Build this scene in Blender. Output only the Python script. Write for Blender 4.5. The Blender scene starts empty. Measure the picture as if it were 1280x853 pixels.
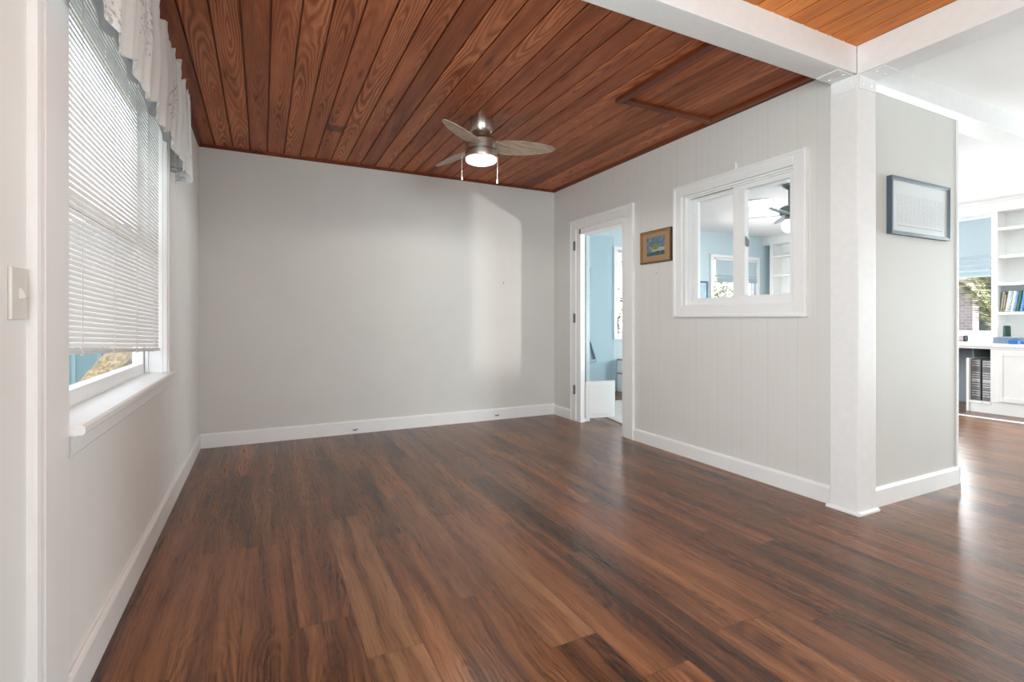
import bpy, bmesh, math, random
from mathutils import Vector, Matrix
random.seed(7)
PI = math.pi
scene = bpy.context.scene
col = scene.collection

# ------------------------------------------------------------------ camera, world, light, exposure
cam_d = bpy.data.cameras.new('camera')
cam_d.sensor_width = 36.0
cam_d.lens = 628.15 / 1280 * 36.0
cam_d.shift_y = -0.02175
cam_d.clip_start = 0.02
cam = bpy.data.objects.new('camera', cam_d)
cam.location = (0, 0, 1.08)
cam.rotation_euler = (PI / 2, 0, -0.460959)
col.objects.link(cam)
scene.camera = cam

scene.view_settings.view_transform = 'Standard'
scene.view_settings.look = 'None'
scene.view_settings.gamma = 1.0
scene.view_settings.use_curve_mapping = False
scene.view_settings.exposure = 0.78
try:
    scene.cycles.max_bounces = 10
    scene.cycles.diffuse_bounces = 6
    scene.cycles.glossy_bounces = 4
    scene.cycles.transparent_max_bounces = 16
    scene.cycles.sample_clamp_indirect = 4.0
    scene.cycles.caustics_reflective = False
    scene.cycles.caustics_refractive = False
    scene.cycles.blur_glossy = 0.5
except Exception:
    pass

world = bpy.data.worlds.new('sky')
scene.world = world
world.use_nodes = True
wn = world.node_tree
bg = wn.nodes['Background']
bg.inputs[0].default_value = (0.86, 0.93, 1.0, 1)
bg.inputs[1].default_value = 1.6


def area(name, loc, target, sx, sy, power, color=(1, 1, 1), spread=PI):
    d = bpy.data.lights.new(name, 'AREA')
    d.shape = 'RECTANGLE'
    d.size, d.size_y = sx, sy
    d.energy = power
    d.color = color
    d.spread = spread
    o = bpy.data.objects.new(name, d)
    o.location = loc
    v = Vector(target) - Vector(loc)
    o.rotation_euler = v.to_track_quat('-Z', 'Y').to_euler()
    col.objects.link(o)
    return o


# added lamp at a made-up south window behind the camera, for even frontal light
area('fill_south', (1.3, -6.9, 1.5), (1.0, 5, 2.4), 2.6, 1.7, 105, (0.87, 1.0, 1.02))
# added lamp at a made-up west window, to brighten the panelled right wall
area('fill_west', (-0.63, 0.22, 1.5), (2.97, 1.6, 1.75), 1.7, 1.4, 46, (0.87, 1.0, 1.02))
# the wide glass door in the east wall, just outside the picture
area('daylight_east', (8.14, 0.85, 1.12), (0, 0.95, 1.3), 1.7, 2.0, 125, (0.87, 1.0, 1.02))
# daylight through the back windows of the blue room
area('daylight_blue_east', (8.13, 3.95, 1.3), (3, 3.95, 0.5), 1.4, 0.7, 28, (0.97, 0.99, 1.0), math.radians(125))
area('daylight_blue_north', (5.5, 5.97, 1.3), (9.0, 1.5, 0.3), 0.55, 0.8, 36, (0.97, 0.99, 1.0), math.radians(125))


sun_d = bpy.data.lights.new('sun', 'SUN')
sun_d.energy = 8.0
sun_d.angle = math.radians(0.6)
sun_d.color = (1.0, 0.95, 0.86)
sun_o = bpy.data.objects.new('sun', sun_d)
sun_o.rotation_euler = Vector((-0.25, 1.0, -1.15)).to_track_quat('-Z', 'Y').to_euler()
col.objects.link(sun_o)


def spot(name, loc, target, power, size, blend, radius, color):
    d = bpy.data.lights.new(name, 'SPOT')
    d.energy = power
    d.spot_size = size
    d.spot_blend = blend
    d.shadow_soft_size = radius
    d.color = color
    o = bpy.data.objects.new(name, d)
    o.location = loc
    o.rotation_euler = (Vector(target) - Vector(loc)).to_track_quat('-Z', 'Y').to_euler()
    col.objects.link(o)
    return o


# added spot in mid-air, standing in for sun reflected off the floor
spot('glint_standin', (5.15, 1.475, 0.92), (2.25, 4.9, 1.65), 150, math.radians(34), 0.55, 0.09, (1.0, 0.97, 0.93))

# ------------------------------------------------------------------ node helpers


class NT:
    def __init__(self, name):
        self.m = bpy.data.materials.new(name)
        self.m.use_nodes = True
        self.t = self.m.node_tree
        self.b = self.t.nodes['Principled BSDF']
        self.out = self.t.nodes['Material Output']

    def n(self, kind, **kw):
        nd = self.t.nodes.new(kind)
        for k, v in kw.items():
            setattr(nd, k, v)
        return nd

    def link(self, a, b):
        if isinstance(a, (int, float)):
            b.default_value = a
        elif isinstance(a, tuple):
            b.default_value = a
        else:
            self.t.links.new(a, b)

    def math(self, op, a, b=0.0, c=None):
        nd = self.n('ShaderNodeMath', operation=op)
        self.link(a, nd.inputs[0])
        self.link(b, nd.inputs[1])
        if c is not None:
            self.link(c, nd.inputs[2])
        return nd.outputs[0]

    def xyz(self, coord='Object'):
        tc = self.n('ShaderNodeTexCoord')
        s = self.n('ShaderNodeSeparateXYZ')
        self.t.links.new(tc.outputs[coord], s.inputs[0])
        return s.outputs[0], s.outputs[1], s.outputs[2]

    def vec(self, x, y, z=0.0):
        c = self.n('ShaderNodeCombineXYZ')
        for i, v in enumerate((x, y, z)):
            self.link(v, c.inputs[i])
        return c.outputs[0]

    def noise(self, v, scale=5, detail=3, rough=0.5, dist=0.0):
        nd = self.n('ShaderNodeTexNoise')
        self.link(v, nd.inputs['Vector'])
        nd.inputs['Scale'].default_value = scale
        nd.inputs['Detail'].default_value = detail
        nd.inputs['Roughness'].default_value = rough
        nd.inputs['Distortion'].default_value = dist
        return nd.outputs[0]

    def rnd(self, v):
        nd = self.n('ShaderNodeTexWhiteNoise', noise_dimensions='3D')
        self.link(v, nd.inputs['Vector'])
        return nd.outputs[0], nd.outputs[1]

    def ramp(self, f, stops):
        r = self.n('ShaderNodeValToRGB')
        self.link(f, r.inputs[0])
        e = r.color_ramp.elements
        while len(e) < len(stops):
            e.new(0.5)
        for el, (p, c) in zip(e, stops):
            el.position = p
            el.color = (c[0], c[1], c[2], 1)
        return r.outputs[0]

    def mix(self, f, a, b, mode='MIX'):
        m = self.n('ShaderNodeMix', data_type='RGBA', blend_type=mode)
        self.link(f, m.inputs[0])
        for v, i in ((a, 6), (b, 7)):
            self.link(v + (1,) if isinstance(v, tuple) and len(v) == 3 else v, m.inputs[i])
        return m.outputs[2]

    def maprange(self, f, a, b, c, d):
        m = self.n('ShaderNodeMapRange')
        self.link(f, m.inputs[0])
        for i, v in enumerate((a, b, c, d)):
            m.inputs[i + 1].default_value = v
        return m.outputs[0]

    def bump(self, h, strength=0.2, dist=0.002):
        b = self.n('ShaderNodeBump')
        b.inputs['Strength'].default_value = strength
        b.inputs['Distance'].default_value = dist
        self.link(h, b.inputs['Height'])
        self.t.links.new(b.outputs[0], self.b.inputs['Normal'])

    def set(self, color=None, rough=0.5, metal=0.0, spec=None):
        if color is not None:
            self.link(color + (1,) if isinstance(color, tuple) and len(color) == 3 else color, self.b.inputs['Base Color'])
        self.link(rough, self.b.inputs['Roughness'])
        self.b.inputs['Metallic'].default_value = metal
        if spec is not None:
            self.b.inputs['Specular IOR Level'].default_value = spec
        return self.m


def plain(name, c, rough=0.5, metal=0.0, var=0.04, scale=8, spec=None):
    t = NT(name)
    x, y, z = t.xyz()
    f = t.noise(t.vec(x, y, z), scale, 3)
    lo = tuple(max(0, v * (1 - var)) for v in c)
    hi = tuple(min(1, v * (1 + var)) for v in c)
    t.set(t.ramp(f, [(0.3, lo), (0.7, hi)]), rough, metal, spec)
    return t.m


def emit(name, c, s):
    t = NT(name)
    t.set(c, 0.4)
    t.b.inputs['Emission Color'].default_value = c + (1,)
    t.b.inputs['Emission Strength'].default_value = s
    return t.m


def floor_mat():
    t = NT('walnut_vinyl_planks')
    x, y, z = t.xyz()
    W, L = 0.182, 1.22
    xs = t.math('DIVIDE', t.math('ADD', x, 0.43), W)
    row = t.math('FLOOR', xs)
    fx = t.math('FRACT', xs)
    rv, rc = t.rnd(t.vec(row, 3.7, 1.3))
    ys = t.math('DIVIDE', t.math('ADD', y, t.math('MULTIPLY', rv, L)), L)
    idx = t.math('FLOOR', ys)
    fy = t.math('FRACT', ys)
    pv, pc = t.rnd(t.vec(row, idx, 0.5))
    sp = t.n('ShaderNodeSeparateColor')
    t.t.links.new(pc, sp.inputs[0])
    r1, r2, r3 = sp.outputs[0], sp.outputs[1], sp.outputs[2]
    # broad streaks along the plank
    wob = t.math('MULTIPLY', t.math('SUBTRACT', t.noise(t.vec(t.math('MULTIPLY', x, 2.0), t.math('MULTIPLY', y, 1.6), t.math('MULTIPLY', pv, 50)), 1.0, 3), 0.5), 0.09)
    xw = t.math('ADD', x, wob)
    streak = t.noise(t.vec(t.math('MULTIPLY', xw, 16.0), t.math('MULTIPLY', y, 0.55), t.math('MULTIPLY', r1, 40)), 1.0, 3, 0.55)
    fine = t.noise(t.vec(t.math('MULTIPLY', xw, 150.0), t.math('MULTIPLY', y, 4.0), t.math('MULTIPLY', r2, 40)), 1.0, 4, 0.65)
    # cathedral figure: a log sliced lengthwise
    cx = t.math('MULTIPLY', t.math('SUBTRACT', fx, t.math('ADD', 0.2, t.math('MULTIPLY', r3, 0.6))), W)
    cx = t.math('ADD', cx, wob)
    cz = t.math('MULTIPLY', t.math('ADD', t.math('SUBTRACT', fy, r2), t.math('MULTIPLY', t.noise(t.vec(t.math('MULTIPLY', x, 9), t.math('MULTIPLY', y, 5), r1), 1.0, 2), 0.35)), 0.16)
    rr = t.math('SQRT', t.math('ADD', t.math('MULTIPLY', cx, cx), t.math('MULTIPLY', cz, cz)))
    ring = t.math('SINE', t.math('MULTIPLY', rr, 420.0))
    ring = t.math('MULTIPLY_ADD', ring, 0.5, 0.5)
    amt = t.maprange(t.noise(t.vec(t.math('MULTIPLY', x, 6), t.math('MULTIPLY', y, 1.0), t.math('MULTIPLY', r3, 9)), 1.0, 2), 0.45, 0.66, 0.0, 0.24)
    v = t.math('ADD', t.math('MULTIPLY_ADD', streak, 0.95, 0.015), t.math('MULTIPLY', t.math('SUBTRACT', fine, 0.5), 0.42))
    v = t.math('ADD', v, t.math('MULTIPLY', t.math('SUBTRACT', pv, 0.5), 0.22))
    mid = t.noise(t.vec(t.math('MULTIPLY', xw, 58.0), t.math('MULTIPLY', y, 1.7), t.math('MULTIPLY', r3, 40)), 1.0, 3, 0.6)
    v = t.math('ADD', v, t.math('MULTIPLY', t.math('SUBTRACT', mid, 0.5), 0.20))
    v = t.math('SUBTRACT', v, t.math('MULTIPLY', ring, amt))
    c = t.ramp(v, [(0.12, (0.020, 0.0078, 0.0034)), (0.34, (0.082, 0.030, 0.0115)), (0.54, (0.178, 0.070, 0.028)), (0.82, (0.33, 0.152, 0.068))])
    tint = t.mix(r3, (0.90, 0.95, 1.0), (1.12, 1.0, 0.88))
    c = t.mix(1.0, c, tint, 'MULTIPLY')
    # seams
    ex = t.math('MINIMUM', fx, t.math('SUBTRACT', 1.0, fx))
    ey = t.math('MINIMUM', fy, t.math('SUBTRACT', 1.0, fy))
    sx_ = t.math('LESS_THAN', ex, 0.008)
    sy_ = t.math('LESS_THAN', ey, 0.0013)
    seam = t.math('MAXIMUM', sx_, sy_)
    c = t.mix(t.math('MULTIPLY', seam, 0.55), c, (0.012, 0.006, 0.004))
    rgh = t.maprange(fine, 0.2, 0.8, 0.23, 0.34)
    # a chipped plank corner in front of the doorway
    dx, dy = t.math('ABSOLUTE', t.math('SUBTRACT', x, 1.945)), t.math('ABSOLUTE', t.math('SUBTRACT', y, 2.585))
    chip = t.math('MULTIPLY', t.math('MULTIPLY', t.math('LESS_THAN', dx, 0.022), t.math('LESS_THAN', dy, 0.040)), t.math('GREATER_THAN', t.math('MAXIMUM', t.math('DIVIDE', dx, 0.022), t.math('DIVIDE', dy, 0.040)), 0.86))
    c = t.mix(t.math('MULTIPLY', chip, 0.8), c, (0.02, 0.01, 0.006))
    t.set(c, rgh, 0, 0.5)
    h = t.math('SUBTRACT', t.math('MULTIPLY', fine, 0.6), seam)
    t.bump(h, 0.10, 0.001)
    return t.m


def boards_mat(name, W, off, stops, grain=1.0, rough=0.42, patch=None, ringf=125.0):
    t = NT(name)
    x, y, z = t.xyz()
    xs = t.math('DIVIDE', t.math('SUBTRACT', x, off), W)
    row = t.math('FLOOR', xs)
    fx = t.math('FRACT', xs)
    pv, pc = t.rnd(t.vec(row, 2.0, 0.5))
    sp = t.n('ShaderNodeSeparateColor')
    t.t.links.new(pc, sp.inputs[0])
    r1, r2, r3 = sp.outputs
    wob = t.math('MULTIPLY', t.math('SUBTRACT', t.noise(t.vec(t.math('MULTIPLY', x, 7.0), t.math('MULTIPLY', y, 2.2), t.math('MULTIPLY', pv, 50)), 1.0, 3), 0.5), 0.05)
    cx = t.math('ADD', t.math('MULTIPLY', t.math('SUBTRACT', fx, t.math('ADD', 0.25, t.math('MULTIPLY', r3, 0.5))), W), wob)
    per = t.math('MULTIPLY', t.math('SUBTRACT', t.math('PINGPONG', t.math('ADD', t.math('MULTIPLY', y, 0.55), t.math('MULTIPLY', r2, 7)), 1.0), 0.35), 0.13)
    cz = t.math('ADD', per, t.math('MULTIPLY', wob, 0.9))
    rr = t.math('SQRT', t.math('ADD', t.math('MULTIPLY', cx, cx), t.math('MULTIPLY', cz, cz)))
    ring = t.math('MULTIPLY_ADD', t.math('SINE', t.math('MULTIPLY', rr, ringf * 4)), 0.5, 0.5)
    fine = t.noise(t.vec(t.math('MULTIPLY', t.math('ADD', x, wob), 170.0), t.math('MULTIPLY', y, 5.0), t.math('MULTIPLY', r2, 40)), 1.0, 4, 0.6)
    broad = t.noise(t.vec(t.math('MULTIPLY', x, 14.0), t.math('MULTIPLY', y, 1.4), t.math('MULTIPLY', r1, 30)), 1.0, 3)
    v = t.math('ADD', t.math('MULTIPLY', broad, 0.6), t.math('MULTIPLY', t.math('SUBTRACT', fine, 0.5), 0.34))
    v = t.math('ADD', v, t.math('MULTIPLY', t.math('SUBTRACT', pv, 0.5), 0.22))
    v = t.math('ADD', v, t.math('MULTIPLY', t.math('SUBTRACT', ring, 0.5), t.math('MULTIPLY', t.math('MULTIPLY_ADD', t.math('POWER', r1, 2.0), 0.34 * grain, 0.05 * grain), t.maprange(t.noise(t.vec(t.math('MULTIPLY', x, 5), t.math('MULTIPLY', y, 1.3), r3), 1.0, 2), 0.35, 0.65, 0.35, 1.25))))
    v = t.math('ADD', v, 0.18)
    # knots
    vn = t.n('ShaderNodeTexVoronoi')
    vn.inputs['Scale'].default_value = 1.0
    t.link(t.vec(t.math('MULTIPLY', x, 7.6), t.math('MULTIPLY', y, 1.5), 0.3), vn.inputs['Vector'])
    knot = t.maprange(vn.outputs[0], 0.03, 0.16, 0.25, 0.0)
    v = t.math('SUBTRACT', v, knot)
    c = t.ramp(v, stops)
    edge = t.math('MINIMUM', fx, t.math('SUBTRACT', 1.0, fx))
    c = t.mix(t.maprange(edge, 0.012 / (W / 0.13), 0.038 / (W / 0.13), 0.75, 0.0), c, (0.030, 0.011, 0.006))
    if patch:
        m = None
        for cc, (a, b) in ((x, patch[0]), (y, patch[1])):
            q = t.math('MULTIPLY', t.maprange(cc, a - 0.006, a + 0.006, 0, 1), t.maprange(cc, b - 0.006, b + 0.006, 1, 0))
            m = q if m is None else t.math('MULTIPLY', m, q)
        c = t.mix(t.math('MULTIPLY', m, 0.62), c, (0.035, 0.016, 0.010))
    t.set(c, t.maprange(fine, 0.2, 0.8, rough - 0.06, rough + 0.08), 0, 0.22)
    t.bump(fine, 0.12, 0.001)
    return t.m


def panel_wall_mat(name, c, axis, pitch, dark=0.78, rough=0.6, off=0.0, alt=0.62):
    """painted vertical panelling: narrow V grooves, alternating board widths"""
    t = NT(name)
    x, y, z = t.xyz()
    a = (x, y, z)[axis]
    s = t.math('DIVIDE', t.math('SUBTRACT', a, off), pitch)
    f = t.math('FRACT', s)
    e = t.math('MINIMUM', f, t.math('ABSOLUTE', t.math('SUBTRACT', f, alt)))
    g = t.maprange(e, 0.0, 0.003 / pitch, 1.0, 0.0)
    nz = t.noise(t.vec(x, y, z), 2.5, 3)
    streak = t.noise(t.vec(t.math('MULTIPLY', a, 40), t.math('MULTIPLY', z, 1.2), 0.0), 1.0, 3)
    k = t.math('MULTIPLY_ADD', streak, 0.5, t.math('MULTIPLY', nz, 0.5))
    base = t.ramp(k, [(0.3, tuple(v * 0.975 for v in c)), (0.7, tuple(min(1, v * 1.025) for v in c))])
    t.set(t.mix(g, base, tuple(v * dark for v in c)), rough, 0, 0.3)
    t.bump(t.math('SUBTRACT', 1.0, g), 0.35, 0.002)
    return t.m


def glass_mat(name, tint=(1, 1, 1), refl=0.07):
    t = NT(name)
    t.t.nodes.remove(t.b)
    tr = t.n('ShaderNodeBsdfTransparent')
    tr.inputs[0].default_value = tint + (1,)
    gl = t.n('ShaderNodeBsdfGlossy')
    gl.inputs['Roughness'].default_value = 0.02
    fr = t.n('ShaderNodeLayerWeight')
    fr.inputs[0].default_value = 0.3
    f = t.math('MULTIPLY_ADD', t.math('POWER', fr.outputs[0], 3.0), 0.25, refl * 0.5)
    m = t.n('ShaderNodeMixShader')
    t.t.links.new(f, m.inputs[0])
    t.t.links.new(tr.outputs[0], m.inputs[1])
    t.t.links.new(gl.outputs[0], m.inputs[2])
    t.t.links.new(m.outputs[0], t.out.inputs[0])
    return t.m


def cloth_mat(name, c, trans=0.35, spots=None):
    t = NT(name)
    x, y, z = t.xyz()
    w = t.noise(t.vec(x, y, z), 220, 2)
    base = t.ramp(w, [(0.3, tuple(v * 0.96 for v in c)), (0.7, c)])
    if spots:
        cl = t.maprange(t.noise(t.vec(t.math('MULTIPLY', y, 1.0), t.math('MULTIPLY', z, 1.0), 2.2), 5.2, 2), 0.57, 0.63, 0, 1)
        dt = t.maprange(t.noise(t.vec(y, z, 0.3), 60, 2), 0.53, 0.60, 0, 1)
        base = t.mix(t.math('MULTIPLY', t.math('MULTIPLY', cl, dt), 0.75), base, spots)
    t.set(base, 0.8, 0, 0.2)
    tl = t.n('ShaderNodeBsdfTranslucent')
    t.link(base, tl.inputs[0])
    m = t.n('ShaderNodeMixShader')
    m.inputs[0].default_value = trans
    t.t.links.new(t.b.outputs[0], m.inputs[1])
    t.t.links.new(tl.outputs[0], m.inputs[2])
    t.t.links.new(m.outputs[0], t.out.inputs[0])
    return t.m


WOOD = [(0.14, (0.075, 0.017, 0.006)), (0.34, (0.225, 0.060, 0.022)), (0.54, (0.410, 0.126, 0.048)), (0.82, (0.62, 0.235, 0.102))]
WOOD_LIT = [(0.10, (0.24, 0.058, 0.011)), (0.36, (0.52, 0.145, 0.027)), (0.58, (0.76, 0.245, 0.052)), (0.88, (0.92, 0.39, 0.10))]  # the stained wood again, with brighter, warmer light put into its colour
M = {}
M['floor'] = floor_mat()
BW, BO = 0.1315, -0.357
M['ceil_wood'] = boards_mat('stained_ceiling_boards', BW, BO, WOOD, 1.0, 0.45, ((0.435, 0.560), (3.97, 4.11)))
M['ceil_lit'] = boards_mat('lit_ceiling_boards', 0.115, 2.115, WOOD_LIT, 0.6, 0.42)
M['hatch_wood'] = boards_mat('hatch_boards', 0.098, 2.14, WOOD, 0.5, 0.5)
M['wood_trim'] = boards_mat('stained_trim_wood', 0.5, -5.0, [(0.1, (0.07, 0.016, 0.007)), (0.5, (0.17, 0.042, 0.017)), (0.9, (0.26, 0.075, 0.032))], 0.3, 0.4)
GR = (0.685, 0.68, 0.66)
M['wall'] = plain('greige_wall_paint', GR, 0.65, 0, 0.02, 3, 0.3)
M['wall_left'] = plain('greige_wall_paint_lightened', (0.845, 0.862, 0.852), 0.65, 0, 0.02, 3, 0.3)  # same greige paint, lightened and cooled to make up for missing light
M['wall_panel'] = panel_wall_mat('greige_panelling', (0.73, 0.72, 0.70), 1, 0.203, 0.86, 0.62, 0.05)
M['wall_part'] = plain('pale_greige_paint', (0.655, 0.66, 0.632), 0.6, 0, 0.015, 3, 0.3)
M['white'] = plain('white_satin_trim_paint', (0.86, 0.87, 0.875), 0.38, 0, 0.012, 12, 0.4)
M['white_matt'] = plain('white_ceiling_paint', (0.90, 0.90, 0.90), 0.75, 0, 0.01, 6, 0.2)
M['white_rough'] = plain('white_painted_rough_sawn_timber', (0.82, 0.825, 0.83), 0.45, 0, 0.02, 25, 0.35)
M['blue'] = panel_wall_mat('pale_blue_board_panelling', (0.55, 0.67, 0.72), 0, 0.21, 0.88, 0.6)
M['blue_y'] = panel_wall_mat('pale_blue_board_panelling_side', (0.55, 0.67, 0.72), 1, 0.21, 0.88, 0.6)
M['glass'] = glass_mat('clear_window_glass', (1, 1, 1), 0.004)
M['glass_door'] = glass_mat('door_glass', (0.90, 0.95, 0.97), 0.06)
M['chrome'] = plain('brushed_nickel', (0.66, 0.63, 0.59), 0.3, 1.0, 0.05, 30)
M['dark_metal'] = plain('dark_hinge_metal', (0.16, 0.16, 0.165), 0.4, 0.7, 0.08, 30)
M['grey_latch'] = plain('grey_zinc', (0.22, 0.24, 0.24), 0.4, 0.6, 0.08, 30)
M['plate'] = plain('ivory_plastic', (0.72, 0.71, 0.67), 0.35, 0, 0.01, 20)
M['slat'] = cloth_mat('white_vinyl_slat', (0.88, 0.88, 0.88), 0.16)
M['cord'] = plain('white_cord', (0.80, 0.80, 0.78), 0.7)
M['valance'] = cloth_mat('white_lace_fabric', (0.90, 0.91, 0.90), 0.26, (0.42, 0.44, 0.43))
M['liner'] = cloth_mat('grey_sheer_liner', (0.84, 0.85, 0.87), 0.5)


def spring(name, stops, f1, f2):
    t = NT(name)
    x, y, z = t.xyz()
    n1 = t.noise(t.vec(t.math('MULTIPLY', x, f1), t.math('MULTIPLY', y, f2), t.math('MULTIPLY', z, f2)), 1.0, 4, 0.6)
    t.set(t.ramp(n1, stops), 0.5)
    return t.m


M['blade'] = spring('grey_oak_blade', [(0.3, (0.27, 0.20, 0.145)), (0.5, (0.45, 0.345, 0.26)), (0.7, (0.62, 0.50, 0.39))], 5, 70)
M['lamp'] = emit('frosted_lamp_glass', (1.0, 0.90, 0.74), 1.6)
M['lamp_white'] = emit('white_diffuser', (1.0, 0.98, 0.95), 1.1)
M['dark_wood'] = plain('dark_frame_wood', (0.085, 0.043, 0.02), 0.4, 0, 0.2, 60)
M['gold'] = plain('worn_gold_frame', (0.36, 0.23, 0.10), 0.4, 0.3, 0.15, 60)
M['mat_tan'] = plain('tan_linen_mount', (0.40, 0.24, 0.14), 0.8, 0, 0.06, 200)
M['frame_blue'] = plain('slate_blue_frame', (0.075, 0.105, 0.135), 0.35, 0.2, 0.06, 40)
M['frame_lip'] = plain('pewter_frame_lip', (0.19, 0.225, 0.25), 0.3, 0.4, 0.06, 40)

# ------------------------------------------------------------------ mesh helpers


class MB:
    def __init__(self):
        self.bm = bmesh.new()

    def box(self, x0, x1, y0, y1, z0, z1, bev=0.0, mat=None, seg=2):
        x0, x1 = min(x0, x1), max(x0, x1)
        y0, y1 = min(y0, y1), max(y0, y1)
        z0, z1 = min(z0, z1), max(z0, z1)
        tmp = bmesh.new()
        bmesh.ops.create_cube(tmp, size=1.0)
        bmesh.ops.scale(tmp, vec=(x1 - x0, y1 - y0, z1 - z0), verts=tmp.verts)
        bmesh.ops.translate(tmp, vec=((x0 + x1) / 2, (y0 + y1) / 2, (z0 + z1) / 2), verts=tmp.verts)
        if bev > 0:
            bmesh.ops.bevel(tmp, geom=list(tmp.edges), offset=min(bev, 0.45 * min(x1 - x0, y1 - y0, z1 - z0)), segments=seg, affect='EDGES', profile=0.6)
        self.join(tmp, mat)
        return self

    def join(self, tmp, mat=None):
        if mat is not None:
            bmesh.ops.transform(tmp, matrix=mat, verts=tmp.verts)
        me = bpy.data.meshes.new('tmp')
        tmp.to_mesh(me)
        tmp.free()
        self.bm.from_mesh(me)
        bpy.data.meshes.remove(me)

    def prism(self, pts, axis, a0, a1, mat=None):
        """profile pts (2D) swept along an axis: 0=X: (y,z), 1=Y: (x,z), 2=Z: (x,y)"""
        tmp = bmesh.new()

        def P(p, a):
            return ((a, p[0], p[1]), (p[0], a, p[1]), (p[0], p[1], a))[axis]
        A = [tmp.verts.new(P(p, a0)) for p in pts]
        B = [tmp.verts.new(P(p, a1)) for p in pts]
        n = len(pts)
        for i in range(n):
            tmp.faces.new((A[i], A[(i + 1) % n], B[(i + 1) % n], B[i]))
        tmp.faces.new(A[::-1])
        tmp.faces.new(B)
        bmesh.ops.recalc_face_normals(tmp, faces=tmp.faces)
        self.join(tmp, mat)
        return self

    def lathe(self, prof, c, seg=48, mat=None):
        tmp = bmesh.new()
        rings = []
        for r, z in prof:
            if r < 1e-5:
                rings.append([tmp.verts.new((c[0], c[1], c[2] + z))])
            else:
                rings.append([tmp.verts.new((c[0] + r * math.cos(2 * PI * i / seg), c[1] + r * math.sin(2 * PI * i / seg), c[2] + z)) for i in range(seg)])
        for a, b in zip(rings, rings[1:]):
            for i in range(seg):
                j = (i + 1) % seg
                va = [a[i], a[j]] if len(a) > 1 else [a[0]]
                vb = [b[j], b[i]] if len(b) > 1 else [b[0]]
                if len(va) + len(vb) >= 3:
                    tmp.faces.new(va + vb)
        bmesh.ops.recalc_face_normals(tmp, faces=tmp.faces)
        self.join(tmp, mat)
        return self

    def tube(self, pts, r, seg=8):
        tmp = bmesh.new()
        pts = [Vector(p) for p in pts]
        rings = []
        for i, p in enumerate(pts):
            d = (pts[min(i + 1, len(pts) - 1)] - pts[max(i - 1, 0)]).normalized()
            u = d.orthogonal().normalized() if i == 0 else (prev_u - d * prev_u.dot(d)).normalized()
            prev_u = u
            w = d.cross(u)
            rr = r[i] if isinstance(r, (list, tuple)) else r
            rings.append([tmp.verts.new(p + (u * math.cos(2 * PI * k / seg) + w * math.sin(2 * PI * k / seg)) * rr) for k in range(seg)])
        for a, b in zip(rings, rings[1:]):
            for k in range(seg):
                tmp.faces.new((a[k], a[(k + 1) % seg], b[(k + 1) % seg], b[k]))
        tmp.faces.new(rings[0][::-1])
        tmp.faces.new(rings[-1])
        bmesh.ops.recalc_face_normals(tmp, faces=tmp.faces)
        self.join(tmp)
        return self

    def build(self, name, mat, parent=None, smooth=False, loc=None):
        me = bpy.data.meshes.new(name)
        if loc is not None:
            bmesh.ops.translate(self.bm, vec=tuple(-v for v in loc), verts=self.bm.verts)
        self.bm.to_mesh(me)
        self.bm.free()
        me.materials.append(mat)
        if smooth:
            for p in me.polygons:
                p.use_smooth = True
            try:
                me.set_sharp_from_angle(angle=math.radians(35))
            except Exception:
                pass
        o = bpy.data.objects.new(name, me)
        col.objects.link(o)
        if parent is not None:
            o.parent = parent
        elif loc is not None:
            o.location = loc
        return o


def struct(o, label=None, cat=None):
    o['kind'] = 'structure'
    if label:
        o['label'] = label
    if cat:
        o['category'] = cat
    return o


def tag(o, label, cat, group=None, kind=None):
    o['label'] = label
    o['category'] = cat
    if group:
        o['group'] = group
    if kind:
        o['kind'] = kind
    return o


def empty(name, loc):
    o = bpy.data.objects.new(name, None)
    o.location = loc
    o.empty_display_size = 0.1
    col.objects.link(o)
    return o


def part(mb, name, mat, parent, smooth=False):
    """mesh written in world coordinates, parented to an unrotated Empty at parent.location"""
    bmesh.ops.translate(mb.bm, vec=tuple(-v for v in parent.location), verts=mb.bm.verts)
    return mb.build(name, mat, parent, smooth)


def frame_rect(mb, plane, a0, a1, z0, z1, w, d0, d1, bev=0.0, wb=None, wt=None):
    """rectangular frame; plane 'x' lies in YZ (a = y, d = x range), plane 'y' lies in XZ"""
    wb = w if wb is None else wb
    wt = w if wt is None else wt
    for (p0, p1, q0, q1) in ((a0, a0 + w, z0, z1), (a1 - w, a1, z0, z1), (a0 + w, a1 - w, z0, z0 + wb), (a0 + w, a1 - w, z1 - wt, z1)):
        if q1 - q0 < 1e-4 or p1 - p0 < 1e-4:
            continue
        if plane == 'x':
            mb.box(d0, d1, p0, p1, q0, q1, bev)
        else:
            mb.box(p0, p1, d0, d1, q0, q1, bev)


def wall_holes(mb, plane, d0, d1, a0, a1, z0, z1, holes):
    """slab with rectangular holes (a0,a1,z0,z1)"""
    As = sorted(set([a0, a1] + [h[0] for h in holes] + [h[1] for h in holes]))
    for p, q in zip(As, As[1:]):
        m = (p + q) / 2
        hs = sorted([h for h in holes if h[0] < m < h[1]], key=lambda h: h[2])
        z = z0
        for h in hs:
            if h[2] > z:
                mb.box(*((d0, d1, p, q) if plane == 'x' else (p, q, d0, d1)), z, h[2])
            z = h[3]
        if z1 > z:
            mb.box(*((d0, d1, p, q) if plane == 'x' else (p, q, d0, d1)), z, z1)


# ------------------------------------------------------------------ room shell
H = 2.534
XL, YB, XR = -0.475, 4.90, 2.97
XE, YN, YS = 8.22, 6.03, -7.0

struct(MB().box(-0.62, 8.4, -7.15, 6.2, -0.08, 0.0).build('floor', M['floor']), 'walnut-brown plank floor running through the empty room', 'floor')

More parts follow.
